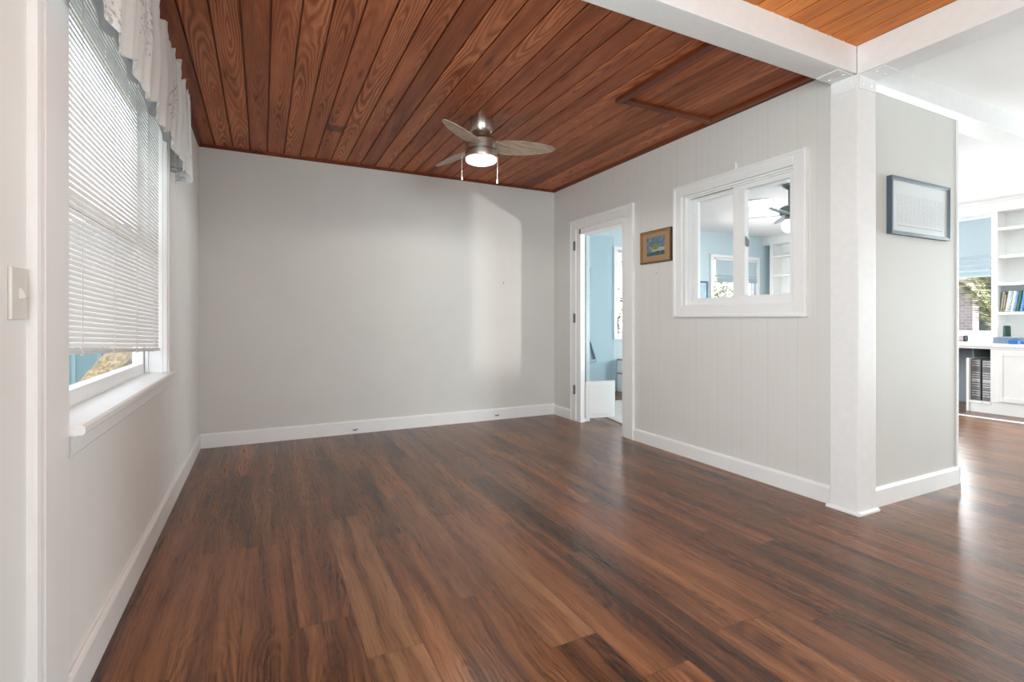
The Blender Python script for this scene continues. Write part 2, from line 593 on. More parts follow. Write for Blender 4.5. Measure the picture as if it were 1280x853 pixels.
# stained board ceiling of the empty room: boards with V edges over a dark backing
mb = MB()
x = BO - BW
while x < XR:
    a, b = max(x, XL - 0.05), min(x + BW, XR + 0.02)
    if b - a > 0.01:
        g, ch = 0.0030, 0.006
        mb.prism([(a + g, H + 0.02), (a + g, H + ch), (a + g + ch, H), (b - g - ch, H), (b - g, H + ch), (b - g, H + 0.02)], 1, 1.70, YB + 0.02)
    x += BW
mb.box(XL - 0.05, XR + 0.05, 1.70, YB + 0.05, H + 0.012, H + 0.06)
struct(mb.build('ceiling', M['ceil_wood']), 'reddish-brown stained board ceiling over the empty room', 'ceiling')

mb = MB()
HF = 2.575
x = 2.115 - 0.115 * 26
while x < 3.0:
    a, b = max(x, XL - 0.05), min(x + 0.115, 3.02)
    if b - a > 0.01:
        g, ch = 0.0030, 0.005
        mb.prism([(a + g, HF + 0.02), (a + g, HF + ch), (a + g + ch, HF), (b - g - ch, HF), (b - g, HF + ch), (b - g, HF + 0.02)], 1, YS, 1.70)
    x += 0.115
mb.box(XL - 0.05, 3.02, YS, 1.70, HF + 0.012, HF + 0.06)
struct(mb.build('ceiling_front', M['ceil_lit']), 'narrow board ceiling in front of the white beam, coloured as brightly lit', 'ceiling')
struct(MB().box(2.99, XE + 0.1, YS, 1.72, 2.552, 2.63).build('ceiling_right', M['white_matt']), 'plain white ceiling of the space on the right', 'ceiling')
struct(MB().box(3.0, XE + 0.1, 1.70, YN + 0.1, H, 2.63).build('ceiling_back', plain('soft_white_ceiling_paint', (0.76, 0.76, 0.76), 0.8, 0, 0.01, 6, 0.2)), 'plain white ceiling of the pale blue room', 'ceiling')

# walls
WIN1 = (1.711, 3.22, 0.765, 2.20)
WW = (-0.68, 1.12, 0.75, 2.25)  # made-up opening that sets back the added west lamp
mb = MB()
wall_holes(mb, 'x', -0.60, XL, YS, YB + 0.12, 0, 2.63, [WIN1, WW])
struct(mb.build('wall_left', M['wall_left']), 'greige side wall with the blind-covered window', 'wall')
struct(MB().box(-0.60, XR + 0.12, YB, YB + 0.12, 0, 2.63).build('wall_back', M['wall']), 'plain greige wall at the far end of the empty room', 'wall')
WIN2 = (2.015, 2.93, 1.18, 2.035)
DOOR = (3.68, 4.39, 0.0, 1.96)
mb = MB()
wall_holes(mb, 'x', XR, 3.03, 1.775, YB, 0, 2.63, [WIN2, DOOR])
struct(mb.build('wall_right', M['wall_panel']), 'greige vertical panelled wall with the doorway and interior window', 'wall')
mb = MB()
wall_holes(mb, 'x', 3.031, 3.09, 1.66, YN, 0, H, [WIN2, DOOR])
struct(mb.build('wall_blue_side', M['blue_y']))
mb = MB().box(3.09, 4.083, 1.66, 1.72, 0, 2.425)
struct(mb.build('wall_front', M['wall_part']), 'short pale greige wall beside the white corner post', 'wall')
struct(MB().box(3.09, 4.083, 1.7205, 1.78, 0, 2.425).build('wall_front_back', M['blue']))
WB1 = (4.74, 5.80, 0.83, 2.11)
WB2 = (6.735, 7.82, 0.83, 2.11)
mb = MB()
wall_holes(mb, 'y', YN, YN + 0.12, 3.03, XE + 0.12, 0, 2.63, [WB1, WB2])
struct(mb.build('wall_blue', M['blue']), 'pale blue board wall of the room beyond', 'wall')
WE = (2.97, 4.72, 0.905, 2.392)
mb = MB()
WF = (0.0, 1.7, 0.05, 2.15)
wall_holes(mb, 'x', XE, XE + 0.12, YS, YN, 0, 2.63, [WE, WF])
struct(mb.build('wall_east', M['white_matt']))
WS1 = (0.1, 2.3, 0.75, 2.25)  # made-up opening for the added south lamp
WS2 = (4.0, 6.4, 0.75, 2.25)
mb = MB()
wall_holes(mb, 'y', YS - 0.12, YS, -0.6, XE + 0.12, 0, 2.63, [WS1])
struct(mb.build('wall_south', M['white_matt']))

# beams, post
struct(MB().box(XL, 2.925, 1.63, 1.775, 2.428, 2.62, 0.004).build('beam', M['white_rough']), 'white ceiling beam crossing the room from wall to post', 'beam')
struct(MB().box(2.925, 3.09, YS, 1.63, 2.42, 2.62, 0.004).build('beam_right', M['white_rough']), 'white ceiling beam running from the post towards the viewer', 'beam')
struct(MB().box(3.09, XE, 1.63, 1.80, 2.412, 2.60, 0.004).build('beam_partition', M['white_rough']), 'white beam above the short wall and the wide opening', 'beam')
mb = MB().box(2.92, 3.09, 1.62, 1.775, 0.0, 2.424, 0.006)
struct(mb.build('post', M['white_rough']), 'white square timber post at the corner of the two walls', 'post')
mb = MB()
mb.prism([(2.906, 0), (2.906, 0.010), (2.919, 0.018), (2.919, 0)], 1, 1.606, 1.79)
mb.prism([(1.606, 0), (1.606, 0.010), (1.6195, 0.018), (1.6195, 0)], 0, 2.919, 3.105)
struct(mb.build('trim_post_shoe', M['white']))
# painted metal brackets on the post head
def bracket(name, boxes, bolts, label):
    t = empty(name, (2.95, 1.64, 2.38))
    mb = MB()
    for b in boxes:
        mb.box(*b, 0.001)
    part(mb, 'plate', M['white'], t)
    for p, ax in bolts:
        mb = MB()
        rot = {'x': Matrix.Rotation(PI / 2, 4, 'Y'), 'y': Matrix.Rotation(PI / 2, 4, 'X'), 'z': Matrix.Identity(4)}[ax]
        mb.lathe([(0, -0.004), (0.0075, -0.004), (0.0075, 0.004), (0.005, 0.006), (0, 0.0065), ], (0, 0, 0), 10, Matrix.Translation(p) @ rot)
        part(mb, 'bolt', M['white'], t, True)
    tag(t, label, 'bracket', 'white metal brackets on the post head')
    return t


bracket('metal_bracket', [(2.916, 2.9195, 1.632, 1.765, 2.345, 2.422), (2.78, 2.918, 1.645, 1.765, 2.4225, 2.4275)],
        [((2.9155, 1.745, 2.375), 'x'), ((2.9155, 1.66, 2.385), 'x'), ((2.86, 1.74, 2.4215), 'z'), ((2.86, 1.665, 2.4215), 'z')],
        'white painted metal bracket joining post to the crossing ceiling beam')
bracket('metal_bracket', [(2.935, 3.075, 1.6155, 1.6195, 2.345, 2.418), (2.935, 3.075, 1.50, 1.6175, 2.4145, 2.4195)],
        [((2.965, 1.615, 2.375), 'y'), ((3.04, 1.615, 2.375), 'y'), ((2.965, 1.55, 2.4135), 'z'), ((3.04, 1.55, 2.4135), 'z')],
        'white painted metal bracket under the beam that runs towards the viewer')


# wooden crown strips against the walls
def crown(name, axis, a0, a1, wallpos, sgn, z=H):
    s = sgn
    pts = [(wallpos, z - 0.022), (wallpos + s * 0.010, z - 0.020), (wallpos + s * 0.020, z - 0.012), (wallpos + s * 0.026, z), (wallpos, z)]
    struct(MB().prism(pts, axis, a0, a1).build(name, M['wood_trim']))


crown('trim_ceiling_left', 1, 1.775, YB, XL, 1)
crown('trim_ceiling_back', 0, XL, XR, YB, -1)
crown('trim_ceiling_right', 1, 1.775, YB, XR, -1)
# cove over the short wall
struct(MB().prism([(1.66, 2.385), (1.655, 2.385), (1.645, 2.395), (1.63, 2.412), (1.66, 2.412)], 0, 3.09, 4.10).build('trim_cove', M['white']))
struct(MB().box(4.083, 4.098, 1.652, 1.79, 0.11, 2.41, 0.002).build('trim_corner', M['white']), 'thin white corner strip on the end of the short wall', 'trim')


# baseboards
def baseboard(name, axis, a0, a1, w, s, h=0.115, t=0.017):
    pts = [(w, 0), (w + s * t, 0), (w + s * t, h - 0.014), (w + s * (t - 0.005), h - 0.004), (w + s * (t - 0.009), h), (w, h)]
    o = struct(MB().prism(pts, axis, a0, a1).build(name, M['white']))
    return o


baseboard('baseboard_left', 1, 1.711, YB, XL, 1, 0.12)
baseboard('baseboard_back', 0, XL, XR, YB, -1, 0.12)
mb = MB()
for a0, a1 in ((1.775, 3.527), (4.533, YB)):
    mb.prism([(XR, 0), (XR - 0.017, 0), (XR - 0.017, 0.09), (XR - 0.012, 0.10), (XR - 0.008, 0.105), (XR, 0.105)], 1, a0, a1)
struct(mb.build('baseboard_right', M['white']))
mb = MB().prism([(1.66, 0), (1.643, 0), (1.643, 0.095), (1.648, 0.105), (1.652, 0.11), (1.66, 0.11)], 0, 3.09, 4.0825)
mb.box(4.083, 4.105, 1.643, 1.79, 0, 0.11, 0.003)
mb.box(4.083, 4.16, 1.668, 1.80, 0, 0.010, 0.003)
struct(mb.build('baseboard_front', M['white']))
baseboard('baseboard_blue', 0, 3.09, 4.70, YN, -1, 0.115)

# flat board and moulding beside the near wall (under the beam's left end)
mb = MB()
mb.box(XL, -0.461, 1.499, 1.55, 0, 2.428)
mb.prism([(XL, 1.497), (-0.462, 1.497), (-0.457, 1.501), (-0.4565, 1.507), (-0.459, 1.512), (-0.4565, 1.516), (-0.458, 1.521), (XL, 1.521)], 2, 0, 2.428)
mb.box(XL, -0.457, 1.55, 1.711, 0, 2.428, 0.003)
struct(mb.build('trim_left', M['white']), 'tall white board and moulding beside the light switch', 'trim')

# ------------------------------------------------------------------ window with the blind (left wall)
w1 = struct(empty('window_1', (XL, 2.46, 0.79)), 'white framed window behind the mini blind', 'window')
mb = MB()
mb.box(XL, -0.455, 3.22, 3.36, 0.795, 2.34, 0.004)
mb.prism([(XL, 3.235), (-0.449, 3.24), (-0.447, 3.262), (-0.455, 3.275), (XL, 3.275)], 2, 0.795, 2.34)
mb.box(XL, -0.455, 1.711, 3.22, 2.20, 2.34, 0.004)
part(mb, 'casing', M['white'], w1)
mb = MB()
mb.box(-0.60, XL - 0.0005, 1.705, 1.7115, 0.765, 2.20)
mb.box(-0.60, XL - 0.0005, 3.2195, 3.226, 0.765, 2.20)
mb.box(-0.60, XL - 0.0005, 1.711, 3.22, 2.195, 2.206)
mb.box(-0.548, -0.536, 3.195, 3.22, 0.8, 2.20)
part(mb, 'jamb', M['white'], w1)
mb = MB()
mb.prism([(-0.60, 0.765), (-0.60, 0.795), (-0.432, 0.795), (-0.424, 0.790), (-0.424, 0.774), (-0.43, 0.768), (XL, 0.768), (XL, 0.765)], 1, 1.711, 3.22)
mb.prism([(-0.4745, 0.768), (-0.4745, 0.795), (-0.432, 0.795), (-0.424, 0.790), (-0.424, 0.774), (-0.43, 0.768)], 1, 3.22, 3.405)
part(mb, 'sill', M['white'], w1)
mb = MB().prism([(XL, 0.705), (-0.462, 0.705), (-0.457, 0.712), (-0.457, 0.75), (-0.445, 0.762), (-0.445, 0.768), (XL, 0.768)], 1, 1.73, 3.30)
part(mb, 'apron', M['white'], w1)
mb = MB()
frame_rect(mb, 'x', 1.72, 3.215, 0.795, 1.50, 0.05, -0.596, -0.552, 0.003, wb=0.055, wt=0.04)
frame_rect(mb, 'x', 1.72, 3.215, 1.46, 2.195, 0.05, -0.60, -0.575, 0.003, wb=0.04)
part(mb, 'sash', M['white'], w1)
mb = MB().box(-0.579, -0.576, 1.76, 3.17, 0.845, 1.47)
mb.box(-0.59, -0.587, 1.76, 3.17, 1.49, 2.15)
part(mb, 'pane', M['glass'], w1)

# mini blind
XB = -0.490
bl = tag(empty('mini_blind', (XB, 2.45, 2.17)), 'white slatted mini blind lowered almost to the window sill', 'blind')
BY0, BY1 = 1.725, 3.17
part(MB().box(XB - 0.014, XB + 0.014, BY0, BY1, 2.155, 2.192, 0.003), 'headrail', M['white'], bl)
mb = MB()
z = 0.945
tmp = bmesh.new()
ang = math.radians(66)
while z < 2.15:
    prof = []
    for k in range(5):
        s = (k / 4 - 0.5) * 0.025
        b = 0.0042 * (1 - (k / 2 - 1) ** 2)
        prof.append((XB + s * math.cos(ang) + b * math.sin(ang), z - s * math.sin(ang) + b * math.cos(ang)))
    A = [tmp.verts.new((p[0], BY0 + 0.004, p[1])) for p in prof]
    B = [tmp.verts.new((p[0], BY1 - 0.004, p[1])) for p in prof]
    for k in range(4):
        tmp.faces.new((A[k], A[k + 1], B[k + 1], B[k]))
    z += 0.0185
def droop(yy, zz):
    # the blind hangs out of level: its near end is gathered up at the bottom
    return 0.072 * (BY1 - yy) / (BY1 - BY0) * max(0.0, 1 - (zz - 0.92) / 0.45)


for vv in tmp.verts:
    vv.co.z += droop(vv.co.y, vv.co.z)
mb.join(tmp)
part(mb, 'slats', M['slat'], bl, True)
mb = MB().box(XB - 0.012, XB + 0.012, BY0, BY1, 0.912, 0.928, 0.004)
for vv in mb.bm.verts:
    vv.co.z += droop(vv.co.y, 0.92)
part(mb, 'bottom_rail', M['white'], bl)
for yy in (1.90, 2.26, 2.62, 2.99):
    mb = MB()
    mb.tube([(XB + 0.0135, yy, 2.156), (XB + 0.0135, yy, 0.93 + droop(yy, 0.92))], 0.0010, 6)
    mb.tube([(XB - 0.0135, yy, 2.156), (XB - 0.0135, yy, 0.93 + droop(yy, 0.92))], 0.0010, 6)
    mb.box(XB + 0.008, XB + 0.0145, yy - 0.007, yy + 0.007, 0.908 + droop(yy, 0.92), 0.932 + droop(yy, 0.92), 0.002)
    part(mb, 'ladder_cord', M['cord'], bl)

# ------------------------------------------------------------------ lace valance
va = tag(empty('lace_valance', (-0.42, 2.4, 2.26)), 'white floral lace valance gathered over the blind-covered window', 'valance')
def cloth_grid(fn, nu, nv):
    mb = MB()
    tmp = bmesh.new()
    V = [[tmp.verts.new(fn(i / nu, j / nv)) for j in range(nv + 1)] for i in range(nu + 1)]
    for i in range(nu):
        for j in range(nv):
            tmp.faces.new((V[i][j], V[i + 1][j], V[i + 1][j + 1], V[i][j + 1]))
    mb.join(tmp)
    return mb


def solid(o, t):
    m = o.modifiers.new('thickness', 'SOLIDIFY')
    m.thickness = t
    m.offset = 0


YV0, YV1 = 1.42, 3.20


def swag(u, v):
    """u along the rod, v from heading (0) to hem (1)"""
    y = YV0 + (YV1 - YV0) * u
    k = 2 * PI * y
    ztop = 2.312 + 0.014 * math.sin(k / 0.31) + 0.010 * math.sin(k / 0.17 + 1) + 0.005 * math.sin(k / 0.083 + 2)
    hem = 1.915 - 0.050 * abs(math.sin(PI * (y - 1.30) / 0.34)) ** 0.7
    z = ztop + (hem - ztop) * v
    head = math.exp(-((v - 0.0) / 0.07) ** 2)
    rod = math.exp(-((v - 0.13) / 0.05) ** 2)
    amp = 0.0045 + 0.006 * head + 0.0050 * v
    x = -0.368 + amp * (math.sin(k / 0.19) + 0.55 * math.sin(k / 0.083 + 2)) + 0.012 * math.exp(-((v - 0.5) / 0.3) ** 2) + 0.005 * rod
    return (x, y, z)


o = part(cloth_grid(swag, 300, 40), 'swag', M['valance'], va, True)
solid(o, 0.0016)


def tailf(u, v):
    """side tail: turns from the rod front back to the wall, longer, folded"""
    a = u
    if a < 0.6:
        s = a / 0.6
        y = YV1 + 0.13 * s
        x = -0.366
    else:
        s = (a - 0.6) / 0.4
        y = YV1 + 0.13 + 0.012 * math.sin(PI * s)
        x = -0.366 - 0.095 * s
    ztop = 2.315 + 0.012 * math.sin(a * 19)
    hem = 1.84 + 0.0 * a
    hem += 0.13 * max(0.0, 0.42 - a) / 0.42 + 0.02 * math.sin(a * 14) + 0.08 * max(0.0, a - 0.62)
    z = ztop + (hem - ztop) * v
    f = 0.006 + 0.016 * v
    return (x + f * math.sin(a * 21 + 0.6), y + 0.5 * f * math.sin(a * 17), z)


o = part(cloth_grid(tailf, 70, 40), 'side_tail', M['valance'], va, True)
solid(o, 0.0016)


def liner(u, v):
    y = 1.45 + (3.00 - 1.45) * u
    k = 2 * PI * y
    hem = 1.985 - 0.065 * abs(math.sin(PI * (y - 1.30) / 0.34)) ** 0.6
    z = 2.27 + (hem - 2.27) * v
    return (-0.415 + 0.003 * math.sin(k / 0.17) * (0.4 + v), y, z)


o = part(cloth_grid(liner, 160, 16), 'scalloped_liner', M['liner'], va, True)
solid(o, 0.0012)
mb = MB().tube([(-0.44, 1.42, 2.262), (-0.385, 1.44, 2.262), (-0.385, 3.27, 2.262), (-0.44, 3.295, 2.262), (XL + 0.001, 3.295, 2.262)], 0.008, 8)
part(mb, 'curtain_rod', M['white'], va, True)

# light switch
sw = tag(empty('light_switch', (XL, 1.442, 1.134)), 'ivory toggle light switch on the greige wall beside white moulding', 'light switch')
part(MB().box(XL, XL + 0.007, 1.403, 1.482, 1.078, 1.191, 0.003), 'cover_plate', M['plate'], sw)
part(MB().prism([(XL + 0.006, 1.122), (XL + 0.006, 1.147), (XL + 0.011, 1.145), (XL + 0.019, 1.128), (XL + 0.017, 1.124)], 1, 1.437, 1.447), 'toggle', M['plate'], sw)
for zz in (1.104, 1.165):
    mb = MB().lathe([(0, 0.0), (0.0032, 0.0), (0.0032, 0.001), (0, 0.0016)], (0, 0, 0), 10, Matrix.Translation((XL + 0.0068, 1.442, zz)) @ Matrix.Rotation(PI / 2, 4, 'Y'))
    part(mb, 'screw', M['plate'], sw, True)

# ------------------------------------------------------------------ interior sliding window (right wall)
w2 = struct(empty('window_2', (XR, 2.48, 1.1)), 'white sliding interior window in the panelled wall', 'window')
mb = MB()
CX = 2.945
frame_rect(mb, 'x', 1.934, 3.026, 1.094, 2.118, 0.082, CX, XR, 0.006, wb=0.088, wt=0.083)
frame_rect(mb, 'x', 1.932, 3.028, 1.092, 2.120, 0.022, CX - 0.008, XR, 0.004)
part(mb, 'casing', M['white'], w2)
mb = MB()
frame_rect(mb, 'x', 2.014, 2.931, 1.179, 2.036, 0.012, XR - 0.001, 3.092, 0.0)
frame_rect(mb, 'x', 2.026, 2.919, 1.191, 2.024, 0.012, 2.985, 2.995, 0.002)
part(mb, 'jamb', M['white'], w2)
mb = MB()
frame_rect(mb, 'x', 2.475, 2.915, 1.194, 2.022, 0.052, 3.038, 3.066, 0.003, wb=0.045, wt=0.036)
sl = part(mb, 'sash', M['white'], w2)
part(MB().box(3.049, 3.053, 2.52, 2.87, 1.235, 1.99), 'pane', M['glass'], w2)
mb = MB()
frame_rect(mb, 'x', 2.032, 2.503, 1.194, 2.022, 0.040, 2.998, 3.03, 0.003, wb=0.048, wt=0.044)
mb.box(2.998, 3.03, 2.40, 2.463, 1.242, 1.978)
mb.box(2.994, 3.004, 2.405, 2.425, 1.25, 1.975, 0.002)
part(mb, 'sash', M['white'], w2)
part(MB().box(3.010, 3.014, 2.06, 2.43, 1.235, 1.985), 'pane', M['glass'], w2)
mb = MB().prism([(2.368, 1.615), (2.392, 1.650), (2.392, 1.590), (2.380, 1.575), (2.368, 1.585)], 0, 2.985, 2.998)
part(mb, 'latch', M['grey_latch'], w2)['label'] = 'grey metal sash latch'

hk = MB().tube([(2.958, 2.447, 2.119), (2.958, 2.447, 2.172)], 0.0055, 8)
hk.tube([(2.958, 2.447, 2.135), (2.958, 2.458, 2.125)], 0.004, 8)
hk.box(2.955, XR, 2.440, 2.454, 2.125, 2.150, 0.002)
tag(hk.build('wall_hook', M['white'], None, False, (XR, 2.447, 2.12)), 'small white hook on top of the interior window casing', 'hook')

# ------------------------------------------------------------------ doorway (right wall)
d1 = struct(empty('door_1', (XR, 4.02, 0.0)), 'white cased doorway with a folded glass door', 'doorway')
mb = MB()
for a0, a1 in ((3.525, 3.625), (4.435, 4.535)):
    mb.box(2.948, XR, a0, a1, 0, 2.115, 0.004)
mb.box(2.948, XR, 3.6255, 4.4345, 2.015, 2.115, 0.004)
for a0, a1 in ((3.523, 3.545), (4.515, 4.537)):
    mb.box(2.943, XR, a0, a1, 0, 2.115, 0.003)
mb.box(2.943, XR, 3.5455, 4.5145, 2.095, 2.117, 0.003)
part(mb, 'casing', M['white'], d1)
mb = MB()
mb.box(2.958, 3.095, 3.6255, 3.683, 0, 2.0145, 0.002)
mb.box(2.958, 3.016, 4.357, 4.4345, 0, 2.0145, 0.002)
mb.box(3.0165, 3.095, 4.385, 4.4345, 0, 2.0145, 0.002)
mb.box(2.958, 3.095, 3.6835, 4.3845, 1.957, 2.0145, 0.002)
part(mb, 'jamb', M['white'], d1)
for zz in (1.847, 1.086, 0.333):
    mb = MB().box(2.9445, 2.9475, 4.436, 4.476, zz - 0.047, zz + 0.047, 0.001)
    mb.tube([(2.943, 4.456, zz - 0.049), (2.943, 4.456, zz + 0.049)], 0.007, 10)
    part(mb, 'hinge', M['dark_metal'], d1, True)
# glass leaf folded into the blue room
lm = Matrix.Translation((3.021, 4.358, 0)) @ Matrix.Rotation(-0.172, 4, 'Z')
mb = MB()
mb.box(0, 0.336, -0.014, 0.014, 0.04, 0.425, 0.003, lm)
mb.box(0.03, 0.306, -0.019, -0.013, 0.075, 0.395, 0.004, lm)
part(mb, 'bottom_panel', M['white'], d1)
part(MB().box(0.004, 0.326, -0.004, 0.004, 0.42, 1.955, 0, lm), 'glass_pane', M['glass_door'], d1)
part(MB().box(-0.003, 0.0035, -0.0045, 0.0045, 0.42, 1.955, 0, lm), 'gap_shade', M['dark_metal'], d1)  # dark strip standing in for the shaded gap beside the jamb

# ------------------------------------------------------------------ pictures
def painting_mat():
    t = NT('seascape_paint')
    x, y, z = t.xyz()
    # local: y across (-.11 .. .11), z up (-.08 .. .08)
    n1 = t.noise(t.vec(y, t.math('MULTIPLY', z, 2.5), 0), 22, 4)
    n2 = t.noise(t.vec(y, z, 3), 60, 3)
    sky = t.ramp(n1, [(0.3, (0.05, 0.12, 0.17)), (0.52, (0.12, 0.20, 0.25)), (0.72, (0.34, 0.37, 0.37))])
    sea = t.ramp(n1, [(0.3, (0.012, 0.055, 0.07)), (0.6, (0.05, 0.14, 0.14)), (0.8, (0.10, 0.17, 0.10))])
    zz = t.math('ADD', z, t.math('MULTIPLY', t.math('SUBTRACT', n1, 0.5), 0.02))
    c = t.mix(t.math('GREATER_THAN', zz, -0.042), sea, sky)
    cl = t.math('MULTIPLY', t.math('LESS_THAN', t.math('ABSOLUTE', t.math('ADD', zz, 0.026)), 0.016), t.math('LESS_THAN', y, 0.045))
    c = t.mix(t.math('MULTIPLY', cl, 0.8), c, (0.50, 0.44, 0.40))
    ey = t.math('DIVIDE', t.math('ADD', y, -0.004), 0.042)
    ez = t.math('DIVIDE', t.math('ADD', z, 0.006), 0.024)
    r = t.math('ADD', t.math('ADD', t.math('MULTIPLY', ey, ey), t.math('MULTIPLY', ez, ez)), t.math('MULTIPLY', t.math('SUBTRACT', n2, 0.5), 1.2))
    tree = t.ramp(n2, [(0.3, (0.04, 0.09, 0.02)), (0.5, (0.18, 0.24, 0.04)), (0.7, (0.36, 0.38, 0.12))])
    c = t.mix(t.math('LESS_THAN', r, 0.9), c, tree)
    t.set(c, 0.4)
    return t.m


p1 = tag(empty('framed_painting', (XR - 0.006, 3.2425, 1.688)), 'small framed seascape painting with tan mount beside the doorway', 'picture')
mb = MB()
frame_rect(mb, 'x', 3.058, 3.427, 1.551, 1.825, 0.020, XR - 0.024, XR - 0.001, 0.003)
part(mb, 'frame', M['dark_wood'], p1)
mb = MB()
frame_rect(mb, 'x', 3.066, 3.419, 1.559, 1.817, 0.013, XR - 0.030, XR - 0.018, 0.003)
part(mb, 'gilt_lip', M['gold'], p1)
mb = MB()
frame_rect(mb, 'x', 3.076, 3.409, 1.569, 1.807, 0.058, XR - 0.016, XR - 0.011, 0.0, wb=0.043, wt=0.038)
part(mb, 'mount', M['mat_tan'], p1)
part(MB().box(XR - 0.0125, XR - 0.009, 3.134, 3.351, 1.611, 1.77), 'painting', painting_mat(), p1)


def sheet_mat():
    t = NT('printed_sheet')
    x, y, z = t.xyz()
    # local: x across (-.31 .. .31), z up (-.14 .. .14)
    def grid(c, n, w):
        return t.math('LESS_THAN', t.math('FRACT', t.math('MULTIPLY', c, n)), w)
    lines = grid(z, 95.0, 0.45)
    words = t.math('GREATER_THAN', t.noise(t.vec(t.math('MULTIPLY', x, 90), t.math('FLOOR', t.math('MULTIPLY', z, 95)), 0), 1.0, 1), 0.47)
    cols = t.math('GREATER_THAN', t.math('FRACT', t.math('MULTIPLY', x, 21)), 0.12)
    inx = t.math('LESS_THAN', t.math('ABSOLUTE', x), 0.265)
    inz = t.math('MULTIPLY', t.math('LESS_THAN', z, 0.075), t.math('GREATER_THAN', z, -0.095))
    m = t.math('MULTIPLY', t.math('MULTIPLY', t.math('MULTIPLY', lines, words), t.math('MULTIPLY', inx, inz)), cols)
    rule = t.math('MULTIPLY', t.math('LESS_THAN', t.math('ABSOLUTE', t.math('ADD', z, 0.115)), 0.0018), t.math('LESS_THAN', t.math('ABSOLUTE', x), 0.255))
    c = t.mix(t.math('MULTIPLY', m, 0.6), (0.62, 0.66, 0.68), (0.30, 0.34, 0.38))
    c = t.mix(t.math('MULTIPLY', rule, 0.8), c, (0.18, 0.20, 0.22))
    t.set(c, 0.25, 0, 0.5)
    return t.m


p2 = tag(empty('framed_print', (3.608, 1.645, 1.748)), 'slate blue framed print of fine grey text columns on the short wall', 'picture')
mb = MB()
frame_rect(mb, 'y', 3.272, 3.944, 1.578, 1.917, 0.014, 1.630, 1.6598, 0.002)
part(mb, 'frame', M['frame_blue'], p2)
mb = MB()
frame_rect(mb, 'y', 3.284, 3.932, 1.590, 1.905, 0.009, 1.634, 1.650, 0.002)
part(mb, 'frame_lip', M['frame_lip'], p2)
part(MB().box(3.290, 3.926, 1.642, 1.650, 1.596, 1.899), 'print', sheet_mat(), p2)

nl = MB().tube([(XR - 0.012, 3.243, 1.468), (XR + 0.002, 3.243, 1.462)], 0.0025, 8)
nl.lathe([(0, -0.001), (0.005, -0.001), (0.005, 0.001), (0, 0.0012)], (0, 0, 0), 10, Matrix.Translation((XR - 0.012, 3.243, 1.468)) @ Matrix.Rotation(PI / 2, 4, 'Y'))
tag(nl.build('nail', M['chrome'], None, True, (XR, 3.243, 1.468)), 'single nail in the panelled wall below the seascape painting', 'nail')
nl = MB().tube([(2.328, YB - 0.010, 1.468), (2.328, YB + 0.002, 1.464)], 0.0035, 8)
nl.lathe([(0, -0.001), (0.007, -0.001), (0.007, 0.001), (0, 0.0012)], (0, 0, 0), 10, Matrix.Translation((2.328, YB - 0.010, 1.468)) @ Matrix.Rotation(PI / 2, 4, 'X'))
tag(nl.build('nail', M['dark_metal'], None, True, (2.328, YB, 1.468)), 'lone dark nail in the plain greige far wall', 'nail')
for xx, zz, lab in ((0.781, 0.036, 'grey cable stub in the far baseboard, the one nearer the window wall'), (2.245, 0.046, 'grey cable stub in the far baseboard, the one nearer the doorway')):
    mb = MB().tube([(xx - 0.022, YB - 0.020, zz + 0.004), (xx - 0.006, YB - 0.024, zz), (xx + 0.008, YB - 0.024, zz + 0.002), (xx + 0.022, YB - 0.019, zz + 0.008)], [0.004, 0.007, 0.007, 0.004], 8)
    tag(mb.build('cable_stub', M['grey_latch'], None, True, (xx, YB - 0.018, zz)), lab, 'cable', 'cable stubs in the far baseboard')

# ------------------------------------------------------------------ attic hatch in the stained ceiling
ha = tag(empty('ceiling_hatch', (2.5, 2.25, H)), 'wood-framed hatch of narrow boards in the stained ceiling by the beam', 'hatch')
hx0, hx1, hy0, hy1 = 2.085, 2.944, 1.776, 2.665
mb = MB()
x = 2.14
while x < hx1 - 0.05:
    b = min(x + 0.098, hx1 - 0.045)
    mb.prism([(x + 0.002, H + 0.004), (x + 0.002, H - 0.004), (x + 0.006, H - 0.008), (b - 0.006, H - 0.008), (b - 0.002, H - 0.004), (b - 0.002, H + 0.004)], 1, hy0, hy1 - 0.05)
    x += 0.098
part(mb, 'hatch_panel', M['hatch_wood'], ha)
def hframe(ax, a0, a1, c0, c1):
    zt = H - 0.030
    mb = MB()
    mb.prism([(c0, H), (c0, zt + 0.004), (c0 + 0.004, zt), (c1 - 0.012, zt), (c1 - 0.004, zt + 0.008), (c1, H)], ax, a0, a1)
    return mb


part(hframe(1, hy0, hy1, hx0, hx0 + 0.062), 'frame_rail', M['wood_trim'], ha)
part(hframe(1, hy0, hy1, hx1 - 0.055, hx1), 'frame_rail', M['wood_trim'], ha)
part(hframe(0, hx0 + 0.06, hx1 - 0.053, hy1 - 0.062, hy1), 'frame_rail', M['wood_trim'], ha)

# ------------------------------------------------------------------ ceiling fans


